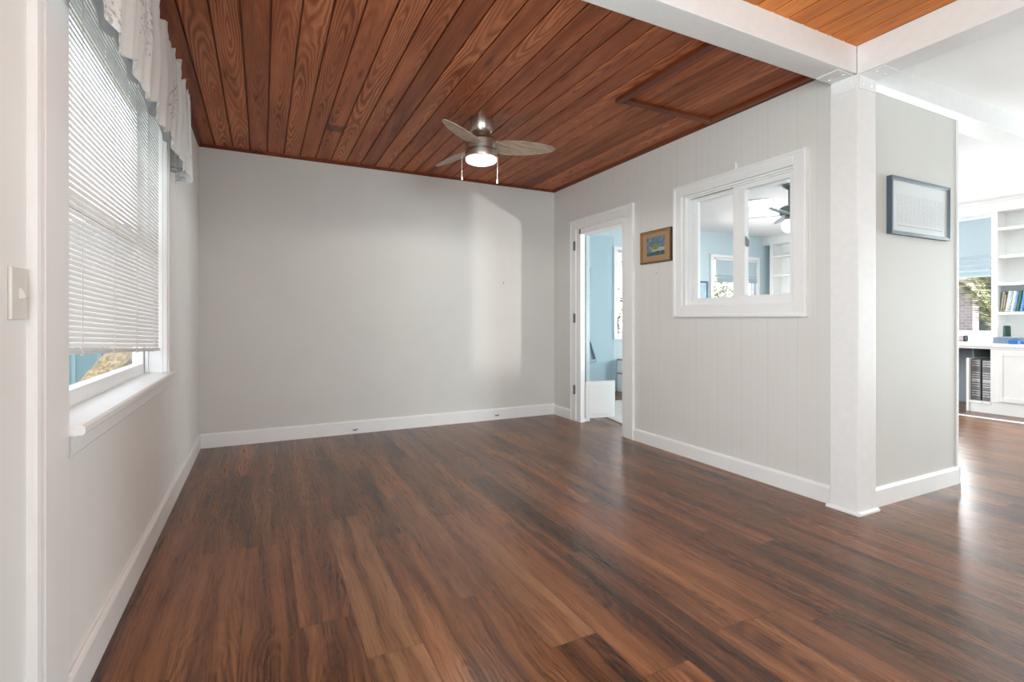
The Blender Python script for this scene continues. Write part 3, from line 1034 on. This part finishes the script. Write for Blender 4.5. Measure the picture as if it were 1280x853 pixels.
def blade_mesh(length, root, wid, pitch, rotz, hub, z, sag=0.0):
    tmp = bmesh.new()
    n = 18
    T, Bm = [], []
    for i in range(n + 1):
        s = i / n
        rad = root + (length - root) * s
        w = wid * (0.74 + 0.30 * math.sin(PI * min(1.0, s * 1.05 + 0.10)) - 0.22 * s * s)
        e = max(0.0, (s - 0.72) / 0.28)
        w *= math.sqrt(max(0.0, 1 - e ** 2.4)) * 0.97 + 0.03
        a = [Vector((rad, -w / 2, 0)), Vector((rad, w / 2, 0))]
        T.append([tmp.verts.new(p + Vector((0, 0, 0.003))) for p in a])
        Bm.append([tmp.verts.new(p - Vector((0, 0, 0.003))) for p in a])
    for i in range(n):
        tmp.faces.new((T[i][0], T[i + 1][0], T[i + 1][1], T[i][1]))
        tmp.faces.new((Bm[i][0], Bm[i][1], Bm[i + 1][1], Bm[i + 1][0]))
        tmp.faces.new((T[i][0], Bm[i][0], Bm[i + 1][0], T[i + 1][0]))
        tmp.faces.new((T[i][1], T[i + 1][1], Bm[i + 1][1], Bm[i][1]))
    tmp.faces.new((T[0][0], T[0][1], Bm[0][1], Bm[0][0]))
    tmp.faces.new((T[n][0], Bm[n][0], Bm[n][1], T[n][1]))
    bmesh.ops.recalc_face_normals(tmp, faces=tmp.faces)
    m = Matrix.Translation((hub[0], hub[1], z)) @ Matrix.Rotation(rotz, 4, 'Z') @ Matrix.Rotation(pitch, 4, 'X')
    mb = MB()
    mb.join(tmp, m)
    return mb


FX, FY = 1.437, 3.40
fan = tag(empty('ceiling_fan', (FX, FY, H)), 'brushed nickel flush-mount ceiling fan with three blades and lit lamp', 'ceiling fan')
part(MB().lathe([(0, 0), (0.086, 0), (0.087, -0.012), (0.084, -0.07), (0.078, -0.082), (0.0, -0.082)], (FX, FY, H), 56), 'canopy', M['chrome'], fan, True)
part(MB().lathe([(0, -0.08), (0.068, -0.08), (0.066, -0.10), (0.072, -0.118), (0.10, -0.136), (0.113, -0.150), (0.115, -0.158), (0.1125, -0.160), (0.1125, -0.164), (0.1165, -0.166), (0.1165, -0.224), (0.105, -0.226), (0.0, -0.228)], (FX, FY, H), 56), 'motor_housing', M['chrome'], fan, True)
part(MB().lathe([(0, -0.228), (0.105, -0.228), (0.105, -0.232), (0.117, -0.234), (0.118, -0.262), (0.116, -0.276), (0.112, -0.280), (0, -0.280)], (FX, FY, H), 56), 'light_ring', M['chrome'], fan, True)
lampo = part(MB().lathe([(0.0, -0.279), (0.112, -0.279), (0.1135, -0.292), (0.108, -0.303), (0.085, -0.313), (0.05, -0.319), (0, -0.321)], (FX, FY, H), 56), 'lamp_lens', M['lamp'], fan, True)
for k, (dg, L) in enumerate(((-21, 0.552), (-138, 0.555), (104, 0.61))):
    b = part(blade_mesh(L, 0.10, 0.172, math.radians(-16), math.radians(dg), (FX, FY), H - 0.195), 'blade', M['blade'], fan)
cd = math.cos(0.461), math.sin(0.461)
for sx_, dz in ((-0.133, -0.42), (0.128, -0.445)):
    px, py = FX + sx_ * cd[0] - 0.01, FY - sx_ * cd[1]
    ix, iy = FX + 0.9 * (px - FX), FY + 0.9 * (py - FY)
    mb = MB().tube([(FX + 0.84 * (px - FX), FY + 0.84 * (py - FY), H - 0.25), (ix, iy, H - 0.25), (px, py, H - 0.262), (px, py, H + dz)], 0.0016, 6)
    ch = part(mb, 'pull_chain', M['cord'], fan, True)
    mb = MB().lathe([(0, 0.012), (0.003, 0.010), (0.0065, -0.012), (0.006, -0.018), (0, -0.020)], (px, py, H + dz), 12)
    o = mb.build('chain_fob', M['cord'], ch, True)
    bmesh_loc = Vector(fan.location)
    o.data.transform(Matrix.Translation(-bmesh_loc))
lp = bpy.data.lights.new('fan_lamp', 'SPOT')
lp.energy = 19
lp.color = (1.0, 0.97, 0.89)
lp.spot_size = math.radians(176)
lp.spot_blend = 0.25
lp.shadow_soft_size = 0.09
lo = bpy.data.objects.new('fan_lamp', lp)
lo.location = (FX, FY, H - 0.34)
col.objects.link(lo)

# fan and flush light in the blue room
F2 = (5.12, 3.54)
fan2 = tag(empty('ceiling_fan', (F2[0], F2[1], H)), 'ceiling fan with thin dark blades in the blue room beyond', 'ceiling fan')
part(MB().lathe([(0, 0), (0.07, 0), (0.07, -0.02), (0.03, -0.05), (0.016, -0.055), (0.016, -0.22), (0.06, -0.23), (0.095, -0.25), (0.10, -0.31), (0.085, -0.335), (0, -0.34)], (F2[0], F2[1], H), 40), 'motor_housing', plain('grey_green_metal', (0.20, 0.25, 0.24), 0.35, 0.5), fan2, True)
for dg in (195, 123, 51, -21, -93):
    part(blade_mesh(0.54, 0.08, 0.11, math.radians(-10), math.radians(dg), F2, H - 0.325), 'blade', M['frame_lip'], fan2)
part(MB().lathe([(0, -0.338), (0.05, -0.34), (0.06, -0.38), (0, -0.382)], (F2[0], F2[1], H), 30), 'light_fitter', M['chrome'], fan2, True)
part(MB().lathe([(0, -0.38), (0.06, -0.39), (0.08, -0.43), (0.075, -0.48), (0.045, -0.51), (0, -0.52)], (F2[0], F2[1], H), 30), 'lamp_globe', M['lamp_white'], fan2, True)
fl = tag(empty('flush_ceiling_light', (5.50, 4.22, H)), 'round white flush ceiling light in the blue room beyond', 'ceiling light')
part(MB().lathe([(0, 0), (0.160, 0), (0.163, -0.014), (0.154, -0.016), (0, -0.016)], (5.50, 4.22, H), 44), 'rim', M['white'], fl, True)
part(MB().lathe([(0.154, -0.015), (0.152, -0.024), (0.13, -0.032), (0.08, -0.038), (0, -0.040)], (5.50, 4.22, H), 44), 'diffuser', M['lamp_white'], fl, True)

# ------------------------------------------------------------------ blue room: windows
M['shade'] = cloth_mat('pale_blue_roman_shade', (0.60, 0.70, 0.75), 0.30)


def roman_shade(name, plane, a0, a1, d, z0, z1, folds, label, cat='shade'):
    t = tag(empty(name, ((d, (a0 + a1) / 2, z1) if plane == 'x' else ((a0 + a1) / 2, d, z1))), label, cat, 'pale blue roman shades')
    n = folds
    prof = []
    hh = (z1 - z0)
    fold_h = 0.05 if hh > 0.4 else 0.03
    s = -1
    prof.append((0.0, z1))
    flat = z0 + fold_h * n * 1.4
    prof.append((0.0, flat))
    z = flat
    for k in range(n):
        prof.append((s * 0.030, z - fold_h * 0.9))
        prof.append((s * 0.010, z - fold_h * 1.35))
        z -= fold_h * 1.4
    prof.append((s * 0.004, z0))
    back = [(p[0] + 0.004, p[1]) for p in prof[::-1]]
    mb = MB()
    pts = [(d + p[0], p[1]) for p in prof + back]
    mb.prism(pts, 1 if plane == 'x' else 0, a0, a1)
    part(mb, 'shade_cloth', M['shade'], t)
    mb = MB()
    if plane == 'x':
        mb.box(d - 0.012, d + 0.012, a0, a1, z1 - 0.002, z1 + 0.03, 0.003)
    else:
        mb.box(a0, a1, d - 0.012, d + 0.012, z1 - 0.002, z1 + 0.03, 0.003)
    part(mb, 'headrail', M['white'], t)
    return t


def ywindow(name, W, mull, label):
    w = struct(empty(name, ((W[0] + W[1]) / 2, YN, W[2])), label, 'window')
    mb = MB()
    frame_rect(mb, 'y', W[0] - 0.06, W[1] + 0.06, W[2] - 0.06, W[3] + 0.05, 0.062, YN - 0.02, YN, 0.003, wb=0.06, wt=0.05)
    part(mb, 'casing', M['white'], w)
    mb = MB()
    frame_rect(mb, 'y', W[0], W[1], W[2], W[3], 0.03, YN + 0.04, YN + 0.075, 0.003)
    if mull:
        mb.box(W[0] + 0.03, W[1] - 0.03, YN + 0.045, YN + 0.07, (W[2] + W[3]) / 2 - 0.016, (W[2] + W[3]) / 2 + 0.016)
    part(mb, 'sash', M['white'], w)
    part(MB().box(W[0] + 0.02, W[1] - 0.02, YN + 0.055, YN + 0.058, W[2] + 0.02, W[3] - 0.02), 'pane', M['glass'], w)
    return w


ywindow('window_3', WB1, True, 'white framed window seen through the open doorway')
ywindow('window_4', WB2, False, 'white framed window seen through the sliding interior window')
roman_shade('roman_shade', 'y', 6.805, 7.80, YN - 0.005, 1.70, 2.075, 3, 'pale blue roman shade over the window seen through the sliding window')
roman_shade('roman_shade', 'y', 4.83, 5.79, YN - 0.005, 1.68, 2.075, 3, 'pale blue roman shade on the window beyond the open doorway')

# east window beside the bookcase
w5 = struct(empty('window_5', (XE, 3.85, WE[2])), 'white framed window beside the built-in bookcase', 'window')
mb = MB()
frame_rect(mb, 'x', WE[0] - 0.01, WE[1] + 0.01, WE[2] - 0.05, WE[3] + 0.01, 0.012, XE - 0.012, XE + 0.02, 0.003)
frame_rect(mb, 'x', WE[0], WE[1], WE[2], WE[3], 0.022, XE + 0.03, XE + 0.07, 0.003)
mb.box(XE - 0.05, XE, WE[0] - 0.05, WE[1] + 0.05, WE[2] - 0.06, WE[2] - 0.03, 0.004)
part(mb, 'sash', M['white'], w5)
part(MB().box(XE + 0.048, XE + 0.051, WE[0] + 0.02, WE[1] - 0.02, WE[2] + 0.02, WE[3] - 0.02), 'pane', M['glass'], w5)
roman_shade('roman_shade', 'x', WE[0] + 0.012, WE[1] - 0.012, XE + 0.005, 1.61, 2.362, 4, 'pale blue roman shade half lowered beside the white bookcase')
# unseen front room windows; the south and west ones are added for the lamps
for nm, plane, W in (('window_6', 'x', WF), ('window_added_south', 'y', WS1), ('window_added_west', 'w', WW)):
    mb = MB()
    if plane == 'x':
        frame_rect(mb, 'x', W[0], W[1], W[2], W[3], 0.05, XE + 0.03, XE + 0.09)
    elif plane == 'w':
        frame_rect(mb, 'x', W[0], W[1], W[2], W[3], 0.03, -0.60, -0.56)
    else:
        frame_rect(mb, 'y', W[0], W[1], W[2], W[3], 0.05, YS - 0.09, YS - 0.03)
    struct(mb.build(nm, M['white']))

# ------------------------------------------------------------------ built-in bookcases along the east wall
M['cab'] = plain('white_cabinet_paint', (0.88, 0.88, 0.87), 0.4, 0, 0.01, 10)
M['kneehole'] = plain('blue_grey_paint', (0.24, 0.28, 0.30), 0.6, 0, 0.04, 8)


def bookcase(y0, y1, label):
    t = tag(empty('built_in_bookcase', (8.0, (y0 + y1) / 2, 0.80)), label, 'bookcase', 'built-in bookcases along the far wall')
    for yy in (y0, y1 - 0.06):
        part(MB().box(7.99, XE, yy, yy + 0.06, 0.80, 2.38, 0.002), 'upright', M['cab'], t)
    part(MB().box(XE - 0.015, XE, y0 + 0.06, y1 - 0.06, 0.80, 2.38), 'back_panel', M['cab'], t)
    for zz in (1.165, 1.515, 1.848, 2.185):
        part(MB().box(8.0, XE - 0.015, y0 + 0.06, y1 - 0.06, zz - 0.035, zz, 0.002), 'shelf', M['cab'], t)
    return t


bookcase(2.15, 2.90, 'white built-in bookcase holding a row of books')
bookcase(4.79, 5.90, 'empty white built-in shelves seen through the sliding window')
struct(MB().box(7.985, XE, 2.12, YN, 2.38, 2.50, 0.003).box(7.965, XE, 2.12, YN, 2.50, H, 0.003).build('trim_crown', M['cab']), 'white header board above bookcase and window', 'trim')
ct = MB().prism([(7.395, 0.755), (7.39, 0.762), (7.39, 0.785), (7.398, 0.795), (XE, 0.795), (XE, 0.755)], 1, 2.12, YN)
ct.box(7.405, XE, 2.13, YN, 0.735, 0.756)
tag(ct.build('countertop', M['cab'], None, False, (7.8, 3.9, 0.795)), 'long white countertop below bookcase and window', 'countertop')
cab = tag(empty('base_cabinet', (7.42, 2.3, 0)), 'white base cabinet under the bookcase countertop', 'cabinet')
mb = MB()
mb.box(7.42, XE - 0.02, 2.14, 2.70, 0.13, 0.735, 0.002)
part(mb, 'body', M['cab'], cab)
part(MB().box(7.425, XE - 0.02, 2.14, 2.70, 0.0, 0.128), 'toe_kick', M['cab'], cab)
for a0, a1 in ((2.29, 2.635),):
    mb = MB()
    mb.box(7.402, 7.419, a0, a1, 0.15, 0.715, 0.002)
    frame_rect(mb, 'x', a0, a1, 0.15, 0.715, 0.05, 7.396, 7.41, 0.003)
    dr = part(mb, 'door', M['cab'], cab)
    kb = MB().lathe([(0, 0.0), (0.006, 0.0), (0.006, 0.012), (0.014, 0.018), (0.014, 0.024), (0, 0.028)], (0, 0, 0), 14, Matrix.Translation((7.397, a0 + 0.03 if a0 > 2.2 else a1 - 0.03, 0.57)) @ Matrix.Rotation(-PI / 2, 4, 'Y'))
    o = kb.build('knob', M['cab'], dr, True)
    o.data.transform(Matrix.Translation(-Vector(cab.location)))
cub = tag(empty('open_cubby', (7.42, 2.8, 0)), 'open white cubby under the countertop holding dark file boxes', 'cubby')
mb = MB().box(7.42, XE, 2.895, 2.92, 0.0, 0.62, 0.002)
part(mb, 'side_panel', M['cab'], cub)
part(MB().box(7.42, XE, 2.7005, 2.8948, 0.10, 0.13, 0.002), 'shelf', M['cab'], cub)
part(MB().box(7.43, 7.45, 2.7005, 2.8948, 0.0, 0.0995), 'toe_kick', M['cab'], cub)
struct(MB().box(XE - 0.02, XE, 2.92, YN, 0.0, 0.735).box(7.6, XE - 0.02, 2.921, 2.93, 0.0, 0.73).build('trim_kneehole', M['kneehole']), 'blue-grey back panel of the kneehole under the counter', 'panel')

# file boxes in the cubby with lines of pale print
def filebox_mat(seed, tall):
    t = NT('dark_file_box_print')
    x, y, z = t.xyz()
    n = t.noise(t.vec(t.math('MULTIPLY', y, 60), t.math('FLOOR', t.math('MULTIPLY', z, 75)), seed), 1.0, 1)
    ln = t.math('LESS_THAN', t.math('FRACT', t.math('MULTIPLY', z, 37.5)), 0.40)
    band = t.math('GREATER_THAN', t.noise(t.vec(0.0, 0.0, t.math('MULTIPLY', z, 11)), 1.0, 1), 0.47)
    m = t.math('MULTIPLY', t.math('MULTIPLY', ln, band), t.math('GREATER_THAN', n, 0.38))
    title = t.math('LESS_THAN', t.math('ABSOLUTE', t.math('SUBTRACT', z, 0.0)), 0.012)
    m = t.math('MAXIMUM', m, title)
    inn = t.math('LESS_THAN', t.math('ABSOLUTE', y), 0.036)
    t.set(t.mix(t.math('MULTIPLY', t.math('MULTIPLY', m, inn), 0.8), (0.16, 0.16, 0.165), (0.70, 0.70, 0.70)), 0.5)
    return t.m


for k, (a0, a1, h, lab) in enumerate(((2.803, 2.889, 0.48, 'dark grey file box with pale print, beside the white side panel'), (2.706, 2.788, 0.47, 'dark grey file box with pale print, next to the white cabinet door'))):
    t = tag(empty('file_box', (7.46, (a0 + a1) / 2, 0.13 + h / 2)), lab, 'file box', 'file boxes in the open cubby')
    part(MB().box(7.46, 7.78, a0, a1, 0.1302, 0.13 + h, 0.004), 'body', filebox_mat(k * 3.1, h), t)

# books
cols = [((0.50, 0.52, 0.44), 0.020, 0.24, 'pale green book'), ((0.62, 0.42, 0.26), 0.016, 0.20, 'thin tan book'),
        ((0.55, 0.62, 0.64), 0.045, 0.245, 'thick pale grey-blue book'), ((0.72, 0.75, 0.74), 0.030, 0.245, 'white-spined book'),
        ((0.20, 0.42, 0.72), 0.016, 0.235, 'thin sky-blue book'), ((0.02, 0.10, 0.06), 0.030, 0.245, 'dark green book'),
        ((0.10, 0.28, 0.62), 0.034, 0.285, 'tall royal-blue book'), ((0.02, 0.08, 0.26), 0.026, 0.27, 'navy book'), ((0.45, 0.50, 0.55), 0.03, 0.25, 'grey book')]
where = ['at the upright end of the bookcase row', 'second from the upright in the bookcase row', 'leaning among the bookcase books', 'between the grey-blue and sky-blue books',
         'wedged between the white and dark green books', 'leaning beside the tall blue one', 'leaning highest in the bookcase row', 'behind the tall royal-blue book', 'at the open end of the row']
yb = 2.835
for (c, th, h, nm), wh in zip(cols, where):
    lean = 0.11 if nm.startswith(('pale', 'thin t')) else 0.15
    y1 = yb
    y0 = yb - th
    t = tag(empty('book', (8.03, y0 + th / 2, 1.166)), nm + ' ' + wh, 'book', 'books on the bookcase shelf')
    t.rotation_euler = (lean, 0, 0)
    w = th / 2 * 0.94
    zl = w * math.sin(lean) + 0.001
    mb = MB()
    mb.box(0.004, 0.165, -w, -w + 0.003, zl, zl + h, 0.0006)
    mb.box(0.004, 0.165, w - 0.003, w, zl, zl + h, 0.0006)
    mb.prism([(0.006, -w), (0.0, -w * 0.5), (-0.002, 0), (0.0, w * 0.5), (0.006, w)], 2, zl, zl + h)
    mb.build('cover', plain('book_cover_' + nm.split()[0], c, 0.45, 0, 0.3, 40), t)
    MB().box(0.007, 0.160, -w + 0.0032, w - 0.0032, zl + 0.003, zl + h - 0.005).build('pages', M['cord'], t)
    yb -= th / math.cos(lean) + 0.003

# things on the counter
sp_ = tag(empty('cylinder_speaker', (7.93, 2.735, 0.795)), 'dark green cylinder on the counter under the bookshelves', 'speaker')
part(MB().lathe([(0, 0.0), (0.036, 0), (0.038, 0.01), (0.033, 0.19), (0.030, 0.2), (0, 0.2)], (7.93, 2.735, 0.795), 28), 'body', plain('dark_green_mesh', (0.012, 0.05, 0.045), 0.6), sp_, True)
part(MB().lathe([(0, 0.2), (0.026, 0.2), (0.026, 0.203), (0, 0.204)], (7.93, 2.735, 0.795), 28), 'top_cap', plain('black_cap', (0.02, 0.03, 0.03), 0.4), sp_, True)
bx = tag(empty('storage_tray', (7.72, 2.60, 0.795)), 'slate blue tray of papers on the white counter', 'tray')
mb = MB().box(7.60, 7.86, 2.46, 2.74, 0.7952, 0.80)
frame_rect_b = [(7.60, 7.605, 2.46, 2.74), (7.855, 7.86, 2.46, 2.74), (7.605, 7.855, 2.46, 2.465), (7.605, 7.855, 2.735, 2.74)]
for b in frame_rect_b:
    mb.box(*b, 0.80, 0.865)
part(mb, 'tray', plain('slate_blue_plastic', (0.17, 0.23, 0.31), 0.4, 0, 0.2, 30), bx)
part(MB().box(7.62, 7.84, 2.48, 2.72, 0.8, 0.87, 0.002), 'papers', plain('paper_stack', (0.35, 0.42, 0.50), 0.7, 0, 0.3, 60), bx)
tag(MB().box(7.50, 7.58, 2.49, 2.58, 0.7952, 0.835, 0.008).build('tape_dispenser', plain('bright_blue_plastic', (0.02, 0.12, 0.42), 0.3), None, False, (7.54, 2.535, 0.795)), 'bright blue plastic box in front of the counter tray', 'box')
ja = tag(empty('candle_jar', (7.80, 3.10, 0.795)), 'small mauve jar with dark end lying on the counter by window', 'jar')
rotj = Matrix.Translation((7.80, 3.12, 0.836)) @ Matrix.Rotation(PI / 2, 4, 'X')
part(MB().lathe([(0, -0.05), (0.038, -0.05), (0.04, -0.045), (0.04, 0.035), (0, 0.035)], (0, 0, 0), 22, rotj), 'jar_body', plain('mauve_label', (0.38, 0.30, 0.34), 0.5, 0, 0.2, 50), ja, True)
part(MB().lathe([(0, 0.0352), (0.041, 0.0352), (0.041, 0.055), (0, 0.056)], (0, 0, 0), 22, rotj), 'lid', plain('black_lid', (0.03, 0.03, 0.035), 0.4), ja, True)
tag(MB().tube([(8.10, 2.822, 0.90), (8.0, 2.815, 0.87), (7.88, 2.80, 0.82), (7.75, 2.775, 0.80), (7.62, 2.76, 0.7985)], 0.0035, 8).build('white_cable', M['cord'], None, True, (7.8, 2.77, 0.8)), 'white cable curving down onto the counter beside the tray', 'cable')

# floor strip in front of the cabinets
struct(MB().prism([(7.0, 0), (7.005, 0.006), (7.05, 0.006), (7.055, 0)], 1, 1.70, YN - 0.02).build('trim_threshold', M['white']), 'thin white threshold strip across the floor', 'trim')

# low slatted bench under the doorway window, rug
bench = tag(empty('low_shelf', (5.3, 5.88, 0)), 'low white shelf with tan wooden boards under the far window', 'shelf')
mb = MB()
for xx in (4.735, 5.86):
    mb.box(xx, xx + 0.03, 5.74, 6.01, 0.0, 0.262, 0.002)
    mb.box(xx, xx + 0.03, 5.74, 6.01, 0.282, 0.464, 0.002)
mb.box(4.765, 5.86, 5.98, 6.01, 0.0, 0.262)
part(mb, 'frame', M['white'], bench)
for zz in (0.464, 0.262):
    part(MB().box(4.73, 5.895, 5.73, 6.01, zz, zz + 0.02, 0.002), 'board', plain('tan_shelf_wood', (0.42, 0.24, 0.14), 0.5, 0, 0.1, 20), bench)
rugm = NT('pale_woven_rug')
x_, y_, z_ = rugm.xyz()
rugm.set(rugm.ramp(rugm.noise(rugm.vec(rugm.math('MULTIPLY', x_, 30), rugm.math('MULTIPLY', y_, 3), 0), 1.0, 3), [(0.3, (0.50, 0.45, 0.42)), (0.7, (0.66, 0.62, 0.60))]), 0.45)
rm = Matrix.Translation((3.37, 4.52, 0)) @ Matrix.Rotation(math.radians(-11), 4, 'Z')
tag(MB().box(0, 1.4, -1.9, 0.9, 0.0005, 0.012, 0.004, rm).build('area_rug', rugm.m, None, False, (4.0, 4.2, 0)), 'pale rug on the blue room floor beyond the doorway', 'rug')

# small pictures on the blue wall
M['pale_blue_art'] = plain('pale_blue_print', (0.42, 0.58, 0.72), 0.5, 0, 0.15, 12)
def small_picture(x0, x1, z0, z1, fm, am, label):
    t = tag(empty('framed_picture', ((x0 + x1) / 2, YN - 0.01, (z0 + z1) / 2)), label, 'picture')
    mb = MB()
    frame_rect(mb, 'y', x0, x1, z0, z1, 0.028, YN - 0.024, YN - 0.001, 0.002)
    part(mb, 'frame', fm, t)
    part(MB().box(x0 + 0.02, x1 - 0.02, YN - 0.012, YN - 0.004, z0 + 0.02, z1 - 0.02), 'print', am, t)


small_picture(6.26, 6.615, 1.25, 1.70, M['frame_blue'], M['pale_blue_art'], 'blue framed picture seen through the sliding window corner')
small_picture(3.92, 4.255, 1.41, 1.82, M['frame_lip'], M['pale_blue_art'], 'grey framed picture hanging on the blue wall beyond the glass door')
# triangular metal frame on the blue wall
st = tag(empty('triangular_frame', (4.15, YN - 0.02, 0.7)), 'grey triangular metal frame hanging on the blue wall beyond the glass door', 'wall decor')
part(MB().tube([(4.340, YN - 0.02, 0.48), (4.15, YN - 0.02, 1.02)], 0.016, 8), 'slanted_bar', M['frame_lip'], st, True)
part(MB().tube([(3.96, YN - 0.02, 0.48), (4.15, YN - 0.02, 1.02)], 0.016, 8), 'slanted_bar', M['frame_lip'], st, True)
part(MB().box(3.95, 4.352, YN - 0.035, YN - 0.003, 0.452, 0.492, 0.004), 'cross_bar', M['frame_lip'], st)

# ------------------------------------------------------------------ outside
struct(MB().box(-14, 24, -12, 24, -0.5, -0.42).build('ground', plain('garden_ground', (0.20, 0.19, 0.13), 0.9, 0, 0.3, 3)))
tealm = panel_wall_mat('teal_board_and_batten', (0.062, 0.115, 0.145), 0, 0.42, 0.45, 0.7, 0.1)
sh = tag(empty('garden_shed', (-2.6, 10.0, -0.42)), 'blue-grey boarded shed wall outside the blind-covered window', 'shed')
part(MB().box(-4.6, -0.9, 10.0, 11.6, -0.42, 2.6), 'wall', tealm, sh)
mb = MB()
for i in range(12):
    xx = -4.5 + 0.31 * i
    mb.box(xx, xx + 0.05, 9.975, 10.0, -0.42, 2.6)
part(mb, 'batten', plain('teal_batten', (0.075, 0.135, 0.17), 0.7), sh)
barkm = NT('fibrous_palm_bark')
x_, y_, z_ = barkm.xyz()
barkm.set(barkm.ramp(barkm.noise(barkm.vec(x_, y_, z_), 26, 5, 0.7), [(0.34, (0.04, 0.036, 0.025)), (0.5, (0.15, 0.12, 0.07)), (0.66, (0.28, 0.23, 0.16))]), 0.9)
for (a, b, r, lab) in (((-2.65, 9.0, -0.6), (-1.15, 9.2, 1.5), 0.20, 'tan leaning trunk outside the window, the one nearer the shed corner'), ((-1.98, 8.6, -0.5), (-0.9, 8.8, 1.0), 0.13, 'thinner tan leaning trunk outside the window')):
    a, b = Vector(a), Vector(b)
    pts, rr = [], []
    for i in range(25):
        pts.append(a.lerp(b, i / 24))
        rr.append(r * (1 + 0.05 * (i % 2)) * (1 - 0.15 * i / 24))
    tag(MB().tube(pts, rr, 20).build('leaning_tree', barkm.m, None, False, tuple(a)), lab, 'tree', 'leaning trunks outside the window')

leafm = NT('garden_leaves')
x_, y_, z_ = leafm.xyz()
leafm.set(leafm.ramp(leafm.noise(leafm.vec(x_, y_, z_), 9, 3), [(0.3, (0.03, 0.055, 0.02)), (0.5, (0.10, 0.13, 0.045)), (0.7, (0.27, 0.25, 0.12))]), 0.7)
stemm = plain('brown_stem', (0.16, 0.11, 0.08), 0.8, 0, 0.2, 20)


def shrub(loc, rx, ry, h, n, label, ls=0.10, name='shrub'):
    t = tag(empty(name, loc), label, 'bush')
    rnd = random.Random(int(loc[0] * 100 + loc[1] * 7))
    tmp = bmesh.new()
    stems = MB()
    for i in range(9):
        a = rnd.uniform(0, 2 * PI)
        tip = Vector((loc[0] + rx * 0.7 * math.cos(a), loc[1] + ry * 0.7 * math.sin(a), loc[2] + h * rnd.uniform(0.6, 0.95)))
        base = Vector(loc)
        stems.tube([base, base.lerp(tip, 0.5) + Vector((0, 0, 0.1)), tip], [0.02, 0.013, 0.005], 6)
    for i in range(n):
        while True:
            p = Vector((rnd.uniform(-1, 1), rnd.uniform(-1, 1), rnd.uniform(-1, 1)))
            if p.length < 1:
                break
        c = Vector((loc[0] + p.x * rx, loc[1] + p.y * ry, loc[2] + h * (0.55 + 0.45 * p.z)))
        d = Vector((rnd.gauss(0, 1), rnd.gauss(0, 1), rnd.gauss(0, 0.6))).normalized()
        s = d.orthogonal().normalized() * ls * 0.22
        L = ls * rnd.uniform(0.7, 1.3)
        v = [tmp.verts.new(c), tmp.verts.new(c + d * L * 0.5 + s), tmp.verts.new(c + d * L), tmp.verts.new(c + d * L * 0.5 - s)]
        tmp.faces.new(v)
    mb = MB()
    mb.join(tmp)
    part(mb, 'foliage', leafm.m, t)
    part(stems, 'stem', stemm, t, True)


shrub((8.62, 7.6, -0.42), 0.30, 0.5, 2.6, 1500, 'green bush outside the window behind the blue roman shade')
shrub((5.95, 7.4, -0.42), 0.45, 0.5, 2.6, 900, 'thin leafy bush outside the window beyond the doorway', 0.09)
struct(MB().box(4.0, 11.0, 9.6, 9.8, -0.42, 3.2).build('exterior_wall_white', plain('white_siding', (0.85, 0.85, 0.85), 0.7)))
tag(MB().box(4.9, 7.0, 8.2, 8.6, -0.42, 0.78, 0.02).build('brick_planter', plain('red_brick', (0.32, 0.16, 0.13), 0.8, 0, 0.2, 20), None, False, (5.9, 8.4, -0.42)), 'low red brick planter outside the doorway window', 'planter')


def brick_mat():
    t = NT('grey_mauve_brick')
    x, y, z = t.xyz()
    b = t.n('ShaderNodeTexBrick')
    t.link(t.vec(y, z, 0), b.inputs['Vector'])
    b.inputs['Scale'].default_value = 4.5
    b.inputs['Color1'].default_value = (0.36, 0.31, 0.34, 1)
    b.inputs['Color2'].default_value = (0.28, 0.24, 0.27, 1)
    b.inputs['Mortar'].default_value = (0.46, 0.43, 0.46, 1)
    t.set(b.outputs[0], 0.85)
    return t.m


tag(MB().box(11.85, 12.1, 4.57, 8.5, -0.42, 3.4).build('brick_chimney', brick_mat(), None, False, (12, 6, -0.42)), 'grey-mauve brick wall outside the window by the bookcase', 'brick wall')
# palm clump outside the east window
pm = tag(empty('palm_plant', (10.3, 3.42, -0.42)), 'arching palm fronds outside the window by the bookcase', 'palm')
frm = spring('palm_frond_green', [(0.3, (0.04, 0.065, 0.03)), (0.48, (0.14, 0.16, 0.08)), (0.62, (0.45, 0.41, 0.27))], 7, 9)
rnd = random.Random(11)
mb = MB()
mb.tube([(10.3, 3.42, -0.42), (10.31, 3.42, 0.0), (10.3, 3.42, 0.40)], [0.13, 0.11, 0.09], 14)
part(mb, 'stem', barkm.m, pm, True)
for k in range(16):
    a = 2 * PI * k / 16 + rnd.uniform(-0.2, 0.2)
    L = rnd.uniform(1.3, 1.9)
    up = rnd.uniform(1.5, 2.3)
    base = Vector((10.3, 3.42, 0.35))
    pts = []
    for i in range(13):
        s = i / 12
        pts.append(base + Vector((math.cos(a) * L * s * 0.55, math.sin(a) * L * s * 0.55, up * 1.5 * (s - 0.42 * s * s))))
    tmp = bmesh.new()
    side = Vector((-math.sin(a), math.cos(a), 0))
    for i in range(3, 13):
        p = pts[i]
        d = (pts[i] - pts[i - 1]).normalized()
        for sg in (-1, 1):
            for q in range(2):
                b0 = p + d * 0.03 * q
                tip = b0 + side * sg * 0.36 * (1 - 0.4 * i / 12) + d * 0.22 + Vector((0, 0, -0.14))
                n = d * 0.016
                tmp.faces.new([tmp.verts.new(b0 - n), tmp.verts.new(b0 + n), tmp.verts.new(tip)])
    mb = MB()
    mb.join(tmp)
    mb.tube(pts, [0.016 - 0.0009 * i for i in range(13)], 6)
    part(mb, 'frond', frm, pm)
struct(MB().box(12.7, 13.0, -2, 9, -0.42, 3.4).build('exterior_wall_grey', plain('grey_blue_fence', (0.20, 0.24, 0.28), 0.8, 0, 0.3, 2)))
